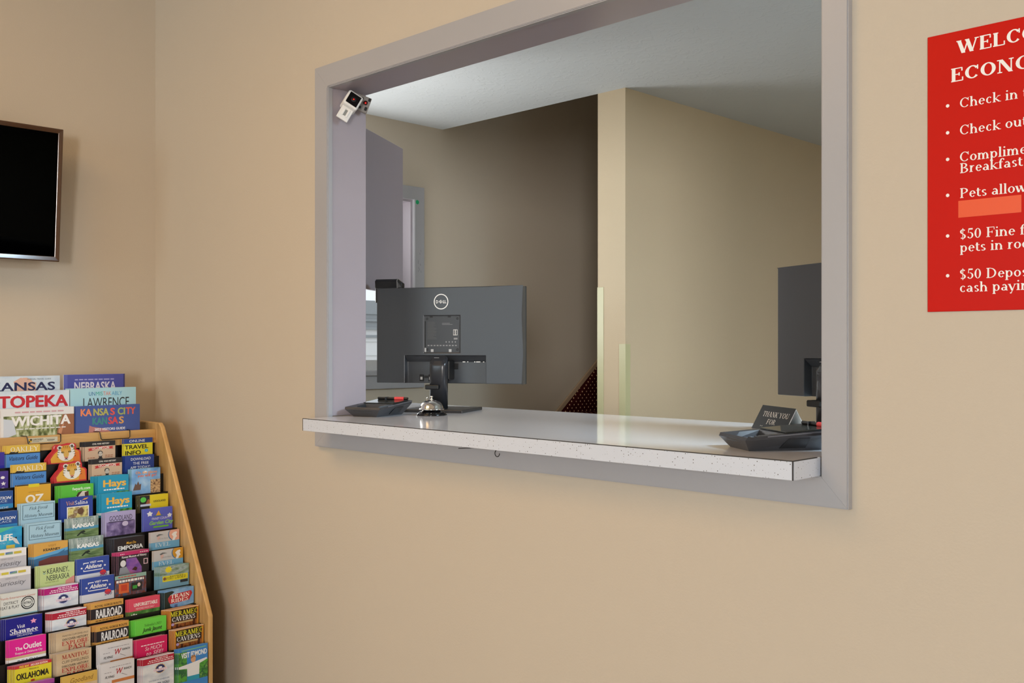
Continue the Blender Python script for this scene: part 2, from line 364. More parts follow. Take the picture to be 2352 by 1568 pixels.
def text_polys(txt, style):
    """polygons of a line of text and its bounding box (x0,y0,x1,y1); baseline y=0, cap height 1"""
    k = (txt, style)
    if k in _tc: return _tc[k]
    if style in ('f', 'fb', 'fi'):
        th = {'f': (.145, .055), 'fb': (.21, .075), 'fi': (.11, .05)}[style]
        P, w = serif_polys(txt, *th)
        if style == 'fi': P = [[(x + .25*y, y) for x, y in q] for q in P]
    else:
        cu = bpy.data.curves.new('t', 'FONT'); cu.body = txt; cu.size = 1.0; cu.resolution_u = 3; cu.fill_mode = 'FRONT'
        if style in ('b', 'i', 'h'): cu.offset = 0.008
        if style == 'l': cu.offset = -0.006
        if style in ('i', 'k'): cu.shear = 0.28
        o = bpy.data.objects.new('t', cu)
        me = bpy.data.meshes.new_from_object(o)
        V = [v.co for v in me.vertices]
        P = [[(V[i].x, V[i].y) for i in p.vertices] for p in me.polygons]
        bpy.data.objects.remove(o); bpy.data.curves.remove(cu); bpy.data.meshes.remove(me)
        P = [[(x / .73, y / .73) for x, y in q] for q in P]
        e = {'b': .022, 'i': .022, 'h': .045}.get(style, 0)     # embolden by small shifts
        if e: P = [[(x + dx, y + dy) for x, y in q] for dx, dy in ((-e, 0), (0, e*.5), (e, 0), (0, -e*.5)) for q in P]
    xs = [p[0] for q in P for p in q] or [0]; ys = [p[1] for q in P for p in q] or [0]
    _tc[k] = (P, (min(xs), min(ys), max(xs), max(ys)))
    return _tc[k]

class Art:
    """flat print on a front face (-Y side): 2D polygons in metres"""
    def __init__(s): s.v = []; s.f = []; s.m = []; s.mats = []; s.layer = 0
    def poly(s, pts, m, off=0.0):
        if m not in s.mats: s.mats.append(m)
        a = sum(pts[i][0]*pts[(i+1) % len(pts)][1] - pts[(i+1) % len(pts)][0]*pts[i][1] for i in range(len(pts)))
        if a < 0: pts = pts[::-1]
        b0 = len(s.v); y = -0.00013 * (s.layer + 1) - off
        s.v += [(p[0], y, p[1]) for p in pts]; s.f.append(list(range(b0, b0 + len(pts)))); s.m.append(s.mats.index(m))
    def obj(s, name, parent, y0=0.0):
        if not s.f: return None
        me = bpy.data.meshes.new(name); me.from_pydata([(x, y + y0, z) for x, y, z in s.v], [], s.f)
        for x in s.mats: me.materials.append(x)
        me.polygons.foreach_set('material_index', s.m)
        return link(name, me, None, parent)
    def text(s, txt, x, y, h, m, style='b', w=None, align='C'):
        P, (a, b_, c, d) = text_polys(txt, style)
        sx = h if w is None else w / (c - a)
        ox = {'C': x - sx * (a + c) / 2, 'L': x - sx * a, 'R': x - sx * c}[align]
        n = len(P); ser = style[0] == 'f'; cp = 4 if style in ('b', 'i', 'h') else 1
        for j, q in enumerate(P):     # overlapping strokes get a hair's breadth of separation
            s.poly([(ox + sx * px, y + h * py) for px, py in q], m, 4e-6 * (j % 41) if ser else 1.2e-5 * (j * cp // n))
def ink(c, rough=0.42): return mat('print_' + c, c, rough)

# ================================================================== THE SETTING
D = 1.90                                # lobby face of the service-window wall
UL, UR, ZB, ZT = -2.700, -0.966, 1.037, 2.146     # rough opening
b = B(); b.box(-3.93, 6.6, -6.1, 7.4, -0.1, 0.0)
struct(b.obj('floor', M_floor), 'tan tiled floor of lobby and office', 'floor')
b = B(); b.box(-3.93, 6.6, -6.1, D, 3.0, 3.1)
struct(b.obj('ceiling', M_lobby_ceil), 'pale ceiling over the lobby', 'ceiling')
b = B()
b.box(-3.93, UL, D, 2.03, 0, 3.1); b.box(UR, 6.6, D, 2.03, 0, 3.1)
b.box(UL, UR, D, 2.03, 0, ZB); b.box(UL, UR, D, 2.03, ZT, 3.1)
struct(b.obj('wall_front', M_wall), 'beige wall with the framed service window', 'wall')
b = B()
W0, W1, WZ0, WZ1 = 2.16, 3.265, 1.165, 2.052       # office window opening
b.box(-4.09, -3.93, -6.1, W0, 0, 4.6); b.box(-4.09, -3.93, W1, 7.4, 0, 4.6)
b.box(-4.09, -3.93, W0, W1, 0, WZ0); b.box(-4.09, -3.93, W0, W1, WZ1, 4.6)
struct(b.obj('wall_left', M_wall), 'beige side wall that carries the television', 'wall')
b = B(); b.box(6.6, 6.7, -6.1, 7.4, 0, 3.1)
struct(b.obj('wall_right', M_wall), 'beige lobby wall right of the camera', 'wall')
b = B()
for x0, x1, z0, z1 in ((-4.09, -3.8, 0, 3.1), (0.7, 4.5, 0, 3.1), (6.1, 6.7, 0, 3.1), (-3.8, 0.7, 0, 0.7), (-3.8, 0.7, 2.7, 3.1), (4.5, 6.1, 0, 0.5), (4.5, 6.1, 2.6, 3.1)):
    b.box(x0, x1, -6.2, -6.1, z0, z1)
struct(b.obj('wall_back', M_wall), 'lobby wall behind the camera', 'wall')
for k, (x0, x1, z0, z1) in enumerate(((4.5, 6.1, 0.5, 2.6), (-3.8, 0.7, 0.7, 2.7))):
    w = empty('window_%d' % (k + 2), ((x0 + x1) / 2, -6.1, z0)); struct(w, ('glazed entrance', 'wide window')[k] + ' in the wall behind the camera', 'window')
    xc = (x0 + x1) / 2
    for q, (a0, a1, c0, c1) in enumerate(((x0, x0+.06, z0, z1), (x1-.06, x1, z0, z1), (x0+.06, x1-.06, z0, z0+.06), (x0+.06, x1-.06, z1-.06, z1))):
        b = B(); b.box(a0-xc, a1-xc, -.08, .02, c0-z0, c1-z0); b.obj('window_frame', M_trim, w)
    b = B(); b.box(x0+.06-xc, x1-.06-xc, -.06, -.055, .06, z1-z0-.06); b.obj('pane', M_glass, w)
PU0, PU1, PV = -2.881, -2.725, 3.47
b = B(); b.box(-3.93, 1.6, 2.03, PV, 2.44, 2.52); b.box(PU0, 1.6, PV, 7.4, 2.44, 2.52)
struct(b.obj('ceiling_office', M_ceil), 'grey knock-down plaster ceiling of the office', 'ceiling')
b = B(); b.box(-3.93, PU0, 3.42, PV, 2.52, 4.6); struct(b.obj('wall_stairhead', M_office), 'wall above the office ceiling at the stairwell', 'wall')
b = B(); b.box(-4.09, PU1, 3.42, 7.5, 4.6, 4.7); struct(b.obj('ceiling_stairwell', M_lobby_ceil), 'ceiling over the stairwell', 'ceiling')
b = B(); b.box(PU0, PU1, PV, 7.4, 0, 4.6)
struct(b.obj('wall_partition', M_office), 'beige partition wall ending in a square corner beside the stairs', 'wall')
b = B(); b.box(-4.09, 6.7, 7.4, 7.5, 0, 4.6); struct(b.obj('wall_office_rear', M_office), 'rear wall of office and stairwell', 'wall')
b = B(); b.box(1.6, 1.7, 2.03, 7.4, 0, 2.52); struct(b.obj('wall_office_right', M_office), 'right-hand wall of the office', 'wall')

# casing and jambs of the service window
tr = empty('trim_1', (-1.83, D, 0.979)); struct(tr, 'taupe painted casing around the service window', 'casing')
ox, oz = -1.83, 0.979
OU0, OU1, OZ0, OZ1 = -2.765 - ox, -0.920 - ox, 0.0, 2.215 - oz
IU0, IU1, IZ0, IZ1 = -2.690 - ox, -0.978 - ox, 1.040 - oz, 2.140 - oz
def casing_board(pts, parent, name='casing_board', y=-.018, groove=True):
    b = B(); b.prism(pts, lambda x, z: (x, y, z), lambda x, z: (x, 0, z))
    ed = [e for e in b.bm.edges if e.calc_length() > .2 and all(abs(v.co.y - y) < 1e-6 for v in e.verts)]
    bmesh.ops.bevel(b.bm, geom=ed, offset=.0025, segments=2, affect='EDGES')
    return b.obj(name, M_trim, parent)
g = .0003
casing_board([(OU0, OZ0), (IU0, IZ0), (IU0, IZ1), (OU0, OZ1)], tr)
casing_board([(OU1, OZ0), (OU1, OZ1), (IU1, IZ1), (IU1, IZ0)], tr)
casing_board([(OU0, OZ1+g), (IU0, IZ1+g), (IU1, IZ1+g), (OU1, OZ1+g)], tr)
casing_board([(OU0, OZ0-g), (OU1, OZ0-g), (IU1, IZ0-g), (IU0, IZ0-g)], tr)
for x0, x1, z0, z1 in ((UL-ox, UL+.006-ox, 1.08-oz, 2.1485-oz), (UR-.006-ox, UR-ox, 1.08-oz, 2.1485-oz), (UL+.006-ox, UR-.006-ox, 2.1425-oz, 2.1485-oz)):
    b = B(); b.box(x0, x1, 0.0, .138, z0, z1); b.bevel(.001, 1); b.obj('jamb_board', M_jamb, tr)
# thin bead along the inner edge of the head casing
b = B(); b.box(IU0, IU1, -.0195, -.0135, IZ1+.005, IZ1+.010); b.obj('bead', M_trim, tr)
b = B(); b.box(IU0-.010, IU0-.005, -.0195, -.0135, IZ0+.045, IZ1); b.obj('bead', M_trim, tr)

# office window
w1 = empty('window_1', (-3.93, (W0 + W1) / 2, WZ0)); struct(w1, 'office window with taupe casing behind the left monitor', 'window')
w1.rotation_euler[2] = math.radians(90)     # local x -> +Y, front (-y) -> +X
hw = (W1 - W0) / 2; hz = WZ1 - WZ0; cw = .066
P = [(-hw-cw, -cw), (hw+cw, -cw), (hw+cw, hz+cw), (-hw-cw, hz+cw)]; Q = [(-hw, 0), (hw, 0), (hw, hz), (-hw, hz)]
for i in range(4):
    casing_board([P[i], P[(i+1) % 4], Q[(i+1) % 4], Q[i]], w1, y=-.018)
for x0, x1, z0, z1 in ((-hw, -hw+.012, 0, hz), (hw-.012, hw, 0, hz), (-hw+.012, hw-.012, hz-.012, hz)):
    b = B(); b.box(x0, x1, 0, .15, z0, z1); b.obj('window_reveal', M_jamb, w1)
b = B(); b.box(-hw+.012, hw-.012, -.03, .15, 0, .022); b.bevel(.003, 2); b.obj('window_stool', M_trim, w1)
M_alu = mat('window_aluminium', 'DADADA', 0.35, metal=0.3)
for x0, x1, z0, z1 in ((-hw+.012, -hw+.042, .022, hz-.012), (hw-.030, hw-.012, .022, hz-.012), (-hw+.042, hw-.030, .022, .075), (-hw+.042, hw-.030, hz-.03, hz-.012)):
    b = B(); b.box(x0, x1, .09, .12, z0, z1); b.obj('sash', M_alu, w1)
b = B(); b.box(-hw+.042, hw-.030, .100, .104, .075, hz-.03); b.obj('pane', M_glass, w1)
b = B(); b.lathe([(.0, 0), (.011, 0), (.011, .001), (0, .001)], 14)
st = b.obj('green_sticker', mat('green_sticker', '1FA36A', .5), w1); st.rotation_euler = (math.radians(90), 0, 0); st.location = (hw+.017, -.0185, hz-.012)
st['label'] = 'small green sticker'
a = Art()
for k in range(9):
    x = hw + .02 + .03 * random.random(); z = .52 + .12 * random.random()
    a.poly([(x, z), (x+.002, z-.010), (x+.004, z-.010), (x+.0015, z+.001)], mat('pencil_scribble', '77757A', .7))
o = a.obj('pencil_marks', w1, -.0181)

# stairs: carpeted steps with a sloped skirting board
stair = empty('staircase', (-3.405, 3.495, 0)); struct(stair, 'carpeted staircase climbing away behind the partition', 'staircase')
RISE, RUN = .185, .234
for i in range(13):
    me = bpy.data.meshes.new('step'); z0, z1 = RISE * i, RISE * (i + 1); y0 = RUN * i; hwd = .522
    nose = [(y0 + .012, z0), (y0 - .012, z1 - .045), (y0 - .022, z1 - .02), (y0 - .014, z1), (y0 + RUN - .012, z1)]
    vs_, fs, uvs = [], [], []
    s = 0
    for k in range(len(nose) - 1):
        a_, c_ = nose[k], nose[k+1]; d_ = math.dist(a_, c_); n0 = len(vs_)
        vs_ += [(-hwd, a_[0], a_[1]), (hwd, a_[0], a_[1]), (hwd, c_[0], c_[1]), (-hwd, c_[0], c_[1])]
        fs.append((n0, n0+1, n0+2, n0+3)); uvs += [(-hwd, s), (hwd, s), (hwd, s + d_), (-hwd, s + d_)]; s += d_
    n0 = len(vs_)
    vs_ += [(-hwd, y0 + .012, 0.0), (hwd, y0 + .012, 0.0), (hwd, y0 + RUN - .012, 0.0), (-hwd, y0 + RUN - .012, 0.0), (-hwd, y0 + RUN - .012, z1), (hwd, y0 + RUN - .012, z1)]
    fs += [(n0, n0+3, n0+2, n0+1), (n0+2, n0+3, n0+4, n0+5)]; uvs += [(0, 0)] * 8
    me.from_pydata(vs_, [], fs); ul = me.uv_layers.new(name='UVMap')
    for k, t in enumerate(uvs): ul.data[k].uv = t
    link('step', me, M_carpet, stair)
b = B(); y0, y1 = -.02, 2.9; sl = RISE / RUN; zt = .936 - sl * (4.344 - 3.495)
b.prism([(y0, max(0, zt + sl*y0 - .30)), (y1, zt + sl*y1 - .30), (y1, zt + sl*y1), (y0, zt + sl*y0)], lambda y, z: (-.522, y, z), lambda y, z: (-.508, y, z))
b.bevel(.003, 2); b.obj('skirting_board', mat('skirting_paint', 'B9A084', .4), stair)
# carpet turned up along the wall: a sloping stringer under the skirting board
me = bpy.data.meshes.new('carpeted_stringer'); ya, yb = .06, 2.85; L0 = math.hypot(1, sl)
q = [(y, zt + sl * y - d) for y, d in ((ya, .34), (yb, .34), (yb, .032), (ya, .032))]
vs_ = [(x, y, max(z, .0)) for x in (-.462, -.507) for y, z in q]
fs = [(0, 1, 2, 3), (7, 6, 5, 4), (3, 2, 6, 7), (0, 3, 7, 4), (1, 5, 6, 2), (0, 4, 5, 1)]
me.from_pydata(vs_, [], fs); ul = me.uv_layers.new(name='UVMap')
for lp in me.loops:
    v_ = me.vertices[lp.vertex_index].co; ul.data[lp.index].uv = (v_.y * 1.0 + v_.x, v_.z)
link('carpeted_stringer', me, M_carpet, stair)

# vinyl corner guards on the partition's end
def guard(u, s, zt, label):
    """L-profile hugging the vertical edge at (u, PV); s = +1 when the second leg runs on the +u face"""
    b = B(); t = .002
    x0 = u if s < 0 else u
    if s < 0: pts = [(u - t, PV - t), (u + .034, PV - t), (u + .034, PV), (u, PV), (u, PV + .034), (u - t, PV + .034)]
    else: pts = [(u - .034, PV - t), (u + t, PV - t), (u + t, PV + .034), (u, PV + .034), (u, PV), (u - .034, PV)]
    b.prism([(x - u, y - PV) for x, y in pts], lambda x, y: (x, y, 0), lambda x, y: (x, y, zt)); b.bevel(.0006, 1)
    return tag(b.obj('corner_guard', M_guard, loc=(u, PV, 0)), label, 'corner guard', 'corner guards on the partition end')
guard(PU0, -1, 1.572, 'taller pale green vinyl corner guard, on the stair side of the partition end')
guard(PU1, 1, 1.318, 'shorter pale green vinyl corner guard, right edge of the partition end')

# outdoors beyond the office window
b = B(); b.box(-16, -4.4, -6, 12, -0.3, -0.15)
struct(b.obj('ground_outside', mat('concrete', 'C9C7C2', .8, var=.06, vscale=2)), 'pale concrete outside the office window', 'ground')
eb = empty('neighbouring_building', (-10, 6, -.15)); tag(eb, 'white sided building seen through the office window', 'building')
M_side = mat('white_siding', 'E9EAEA', .5); M_side2 = mat('grey_band', '9AA0A4', .6)
for i in range(12):
    b = B(); z = .17 * i; b.prism([(0, z), (.03, z), (.012, z + .17), (0, z + .17)], lambda x, q: (x, -5, q), lambda x, q: (x, 5, q))
    b.obj('siding_board', M_side2 if i in (10, 11) else M_side, eb)
b = B(); b.box(-3, -.001, -5, 5, 0, 2.04); b.obj('building_body', M_side, eb)
for k in range(3):
    b = B(); b.box(.031, .05, -5, 5, 1.58 + .1 * k, 1.61 + .1 * k); b.obj('rail', M_side2, eb)

# ================================================================== SERVICE COUNTER
ct = empty('service_counter', (-1.835, D, 1.040)); tag(ct, 'glossy grey counter with white speckled edge set into the service window', 'counter')
F_, L_, R_ = 1.783 - D, -2.685 + 1.835, -0.985 + 1.835
pts = [(L_+.0015, F_+.002), (R_-.0015, F_+.002), (R_-.0015, .132), (1.535, .132), (1.535, .70), (-1.50, .70), (-1.50, .132), (L_+.0015, .132)]
pts[2] = (R_-.0015, .1385); pts[7] = (L_+.0015, .1385); pts[3] = (1.535, .1385); pts[6] = (-1.50, .1385)
b = B(); b.prism(pts, lambda x, y: (x, y, .002), lambda x, y: (x, y, .0385)); b.obj('countertop', M_top, ct)
b = B(); b.box(L_+.0025, R_-.0025, F_-.0002, F_+.0018, .0, .0370); b.bevel(.0006, 1); b.obj('edge_band', M_speck, ct)
b = B(); b.box(R_-.0012, R_+.0002, F_+.003, .130, .0, .0370); b.obj('edge_band', M_speck, ct)
b = B(); b.box(L_, R_, F_, F_+.003, .0372, .0388); b.box(R_-.0025, R_-.0003, F_, F_+.0022, 0, .0372); b.box(L_, L_+.0024, F_, F_+.0022, 0, .0372)
b.box(R_-.003, R_, F_+.003, -.019, .0372, .0388); b.obj('seam', M_seam, ct)
# screw hook under the counter and a stray wire
hk = B(); pth = [(0, 0, .0)]
pth += [(-.001, 0, -.006)] + [(-.001 + .0085 * math.cos(math.radians(t)), 0, -.0165 + .0085 * math.sin(math.radians(t))) for t in range(125, 381, 20)]
hk.tube(pth, .0011, 8)
tag(hk.obj('screw_hook', mat('dark_steel', '33312F', .35, metal=.8), loc=(-1.868, 1.84, 1.0405), smooth=True), 'small dark screw hook hanging under the counter edge', 'hook')
b = B(); b.tube([(0, 0, -.0035), (.03, 0, -.0005), (.07, 0, .0030)], .0011, 6)
tag(b.obj('wire_stub', mat('dark_steel', '33312F'), loc=(-1.975, 1.80, 1.0362)), 'short dark wire poking out under the counter beside the hook', 'wire')

# ================================================================== MONITORS
M_shell = mat('monitor_shell', '404246', 0.36, bump=0.03, bscale=1400)
M_shell2 = mat('monitor_recess', '3A3C40', 0.45)
M_label = mat('monitor_label_print', '8C8C8C', .6)
MW, MH = .548, .341
def monitor(loc, rz, label, group):
    r = empty('computer_monitor', loc, rz); tag(r, label, 'monitor', group)
    zb = .0965; hw = MW / 2
    # front (screen) panel: thin slab behind the shell
    b = B(); b.box(-hw-.001, hw+.001, .0, .008, zb-.001, zb+MH); b.bevel(.0015, 1); b.obj('screen_bezel', M_black, r)
    b = B(); b.quad([(-hw+.006, .0082, zb+.015), (-hw+.006, .0082, zb+MH-.006), (hw-.006, .0082, zb+MH-.006), (hw-.006, .0082, zb+.015)]); b.obj('screen', M_darker, r)
    # rear shell with plate recess and connector recess, standing proud towards -y
    px0, px1, pz0, pz1 = -.092, .045, zb+.108, zb+.240
    qx0, qx1, qz1 = -.165, .140, zb+.098
    # tapering rim
    sh = B()
    xs = sorted({-hw, qx0, px0, px1, qx1, hw}); zs = sorted({zb, qz1, pz0, pz1, zb+MH-.001})
    def hf(i, j):
        x = (xs[i] + xs[i+1]) / 2; z = (zs[j] + zs[j+1]) / 2
        if qx0 < x < qx1 and z < qz1: return .016
        if px0 < x < px1 and pz0 < z < pz1: return .0385
        return .042
    sh.terrace(xs, zs, hf)
    # pull the outer rim in for a soft edge
    sh.bevel(.0022, 2, .6)
    s_ = sh.obj('rear_shell', M_shell, r)
    b = B(); b.box(qx0+.002, qx1-.002, -.0275, -.0162, zb+.085, qz1-.001)
    b.prism([(qz1-.001, -.0415), (qz1-.001, -.0165), (qz1-.022, -.0165)], lambda z, y: (qx0+.001, y, z), lambda z, y: (qx1-.001, y, z)); b.obj('recess_chamfer', M_shell, r)
    # plate details
    pc = (px0 + px1) / 2
    b = B(); b.box(px0+.002, px1-.002, -.0395, -.0386, pz0+.002, pz1-.002); b.bevel(.0004, 1); pl = b.obj('mount_plate', M_shell2, r)
    for sx in (px0+.013, px1-.010):
        for sz in (pz0+.012, pz1-.011):
            b = B(); b.lathe([(0, 0), (.0042, 0), (.0042, .0012), (.0028, .0018), (0, .0018)], 14); q = b.obj('screw', M_black, pl); q.rotation_euler[0] = math.radians(90); q.location = (sx, -.0395, sz)
    for sx in (pc-.042, pc+.026):
        b = B(); b.box(sx, sx+.010, -.0402, -.0395, pz0+.003, pz0+.013); b.obj('foam_pad', mat('grey_pad', 'B9B9B9', .6), pl)
        b = B(); b.box(sx-.004, sx+.007, -.0402, -.0395, pz1-.007, pz1-.002); b.obj('slot', M_darker, pl)
    b = B(); b.box(px0+.003, px0+.009, -.0408, -.0395, pz0+.003, pz0+.017); b.obj('latch', mat('grey_pad', 'B9B9B9'), pl)
    b = B(); b.box(px0+.003, px0+.0065, -.0402, -.0395, pz0+.02, pz1-.02); b.obj('slot', M_darker, pl)
    a = Art()
    random.seed(3)
    for k in range(15):
        z = pz1 - .024 - k * .0042
        if k in (1, 2): a.poly([(pc+.0, z), (pc+.02+.01*k, z), (pc+.02+.01*k, z+.0012), (pc, z+.0012)], M_label)
        a.poly([(px0+.013, z), (px0+.013+.04*random.uniform(.5, 1), z), (px0+.013+.04*random.uniform(.5, 1), z+.0009), (px0+.013, z+.0009)], mat('label_dim', '62625F', .6))
    for k in range(10):
        x = px0 + .014 + k * .0115; a.poly([(x, pz0+.024), (x+.007, pz0+.024), (x+.007, pz0+.028), (x, pz0+.028)], M_label)
    for k in range(4):
        x = pc + .012 + k * .0115; a.poly([(x+.002, pz0+.036), (x+.006, pz0+.036), (x+.006, pz0+.041), (x+.002, pz0+.041)], M_label)
    x = px1 - .026; z = pz0 + .062
    for (x0, x1, z0, z1) in ((0, .016, 0, .0012), (0, .016, .0188, .02), (0, .0012, 0, .02), (.0148, .016, 0, .02)):
        a.poly([(x+x0, z+z0), (x+x1, z+z0), (x+x1, z+z1), (x+x0, z+z1)], M_print_w)
    for k in range(3):
        cz = z + .004 + k * .006; ring(a, x+.008, cz, .0028, .0018, M_print_w)
    a.poly([(px1-.024, pz0+.047), (px1-.010, pz0+.047), (px1-.010, pz0+.053), (px1-.024, pz0+.053)], M_label)
    a.obj('rating_label', pl, -.0397)
    # brand mark: ring and four letters
    a = Art(); lx, lz = -.026, zb + .289
    ring(a, lx, lz, .0275, .0242, M_print_w, 40)
    a.text('D', lx-.0150, lz-.0055, .0110, M_print_w, 'b', .0085); a.text('LL', lx+.0135, lz-.0055, .0110, M_print_w, 'b', .0125)
    # slanted E: an inclined square of three strokes
    ce, se = math.cos(math.radians(38)), math.sin(math.radians(38))
    def rot(x, z): return (lx - .0012 + x * ce - z * se, lz + x * se + z * ce)
    for x0, x1, z0, z1 in ((-.0048, .0048, -.0048, -.0030), (-.0048, .0048, -.0009, .0009), (-.0048, .0048, .0030, .0048), (-.0048, -.0032, -.0048, .0048)):
        a.poly([rot(x0, z0), rot(x1, z0), rot(x1, z1), rot(x0, z1)], M_print_w)
    q = a.obj('brand_mark', s_, -.0421); q['label'] = 'round white ring with lettering'
    # connectors
    for (x, z, w_, h_) in ((-.110, zb+.018, .008, .012), (-.088, zb+.022, .012, .004), (-.076, zb+.018, .008, .012), (.02, zb+.06, .010, .010)):
        b = B(); b.box(x-w_, x+w_, -.0185, -.0158, z-h_, z+h_); b.bevel(.001, 1); q = b.obj('connector', M_darker, r)
        if w_ == .008:
            b = B(); b.box(x-.004, x+.004, -.0195, -.0186, z-.006, z+.004); b.obj('plug_face', mat('grey_pad', 'B9B9B9'), q)
    for x, w_ in ((.055, .010), (.069, .004), (.095, .004), (.108, .016), (.128, .004)):
        a = Art(); a.poly([(x-w_/2, qz1-.023), (x+w_/2, qz1-.023), (x+w_/2, qz1-.0205), (x-w_/2, qz1-.0205)], M_print_w); a.obj('port_mark', r, -.0277)
    # stand
    b = B(); b.box(-.125, .095, -.16, .055, 0.0, .0105); b.bevel(.002, 2); b.obj('stand_base', M_dark, r)
    sx = -.018
    b = B(); n = 20
    ringp = lambda rx, ry, z0, sl: [(sx + rx*math.copysign(abs(math.cos(t))**.6, math.cos(t)), -.085 + ry*math.copysign(abs(math.sin(t))**.6, math.sin(t)), z0 + sl*ry*math.copysign(abs(math.sin(t))**.6, math.sin(t))) for t in [2*math.pi*i/n for i in range(n)]]
    b.loft([ringp(.031, .020, .0105, 0), ringp(.031, .020, .155, 0), ringp(.031, .020, .178, .75), ringp(.022, .013, .186, .75)])
    cm = b.obj('stand_column', mat('column_plastic', '2C2D31', .24), r, smooth=False)
    for p in cm.data.polygons: p.use_smooth = abs(p.normal.z) < .3
    b = B(); b.box(sx-.002, sx+.034, -.07, -.017, .110, .178); b.bevel(.004, 2); b.obj('hinge_block', M_darker, r)
    b = B(); b.box(sx-.010, sx+.008, -.1035, -.102, .187, .188); b.obj('accent_line', mat('grey_pad', 'B9B9B9'), cm)
    b = B()
    prev = None
    for k in range(13):
        t = math.radians(180 + 180 * k / 12)
    b.box(sx-.038, sx+.012, -.121, -.106, .078, .094); b.box(sx-.040, sx-.030, -.108, -.085, .078, .094); b.bevel(.003, 2); b.obj('cable_clip', M_darker, r)
    return r
def ring(a, cx, cz, ro, ri, m, n=20, a0=0, a1=360):
    for i in range(n):
        t0 = math.radians(a0 + (a1-a0) * i / n); t1 = math.radians(a0 + (a1-a0) * (i+1) / n)
        a.poly([(cx+ri*math.cos(t0), cz+ri*math.sin(t0)), (cx+ro*math.cos(t0), cz+ro*math.sin(t0)), (cx+ro*math.cos(t1), cz+ro*math.sin(t1)), (cx+ri*math.cos(t1), cz+ri*math.sin(t1))], m)
def disc(a, cx, cz, rx, rz, m, n=20):
    a.poly([(cx+rx*math.cos(2*math.pi*i/n), cz+rz*math.sin(2*math.pi*i/n)) for i in range(n)], m)
mon1 = monitor((-2.662, 2.395, 1.0785), math.radians(27.6), 'dark computer monitor seen from behind, with webcam, left end of the counter', 'monitors on the counter')
mon2 = monitor((-1.112, 2.345, 1.0785), math.radians(-23.4), 'dark computer monitor half hidden by the right side of the service window', 'monitors on the counter')
# webcam riding on the left monitor's top edge
wc = empty('webcam', (-2.684, 2.3835, 1.0785), math.radians(27.6)); tag(wc, 'black webcam perched on the left monitor', 'webcam')
zt = .0965 + MH
b = B(); b.loft([[(x, y, z) for y, z in ((.016, zt+.002), (.050, zt+.002), (.050, zt+.030), (.022, zt+.037), (.014, zt+.030))] for x in (-.283, -.280, -.195)] + [[(-.178, y, z) for y, z in ((.020, zt+.005), (.046, zt+.005), (.046, zt+.020), (.024, zt+.022), (.018, zt+.018))]])
b.bevel(.002, 1, .8); wb = b.obj('webcam_body', M_black, wc)
b = B(); b.loft([[(x, y, z) for y, z in ((.0155, zt+.001), (.051, zt+.001), (.051, zt+.031), (.0215, zt+.0378), (.0132, zt+.0305))] for x in (-.196, -.1935)]); b.obj('silver_band', mat('satin_silver', 'B5B5B5', .3, metal=.8), wc)
b = B(); b.box(-.281, -.25, .0135, .024, zt-.05, zt+.004); b.bevel(.002, 1); b.obj('clip', M_black, wc)

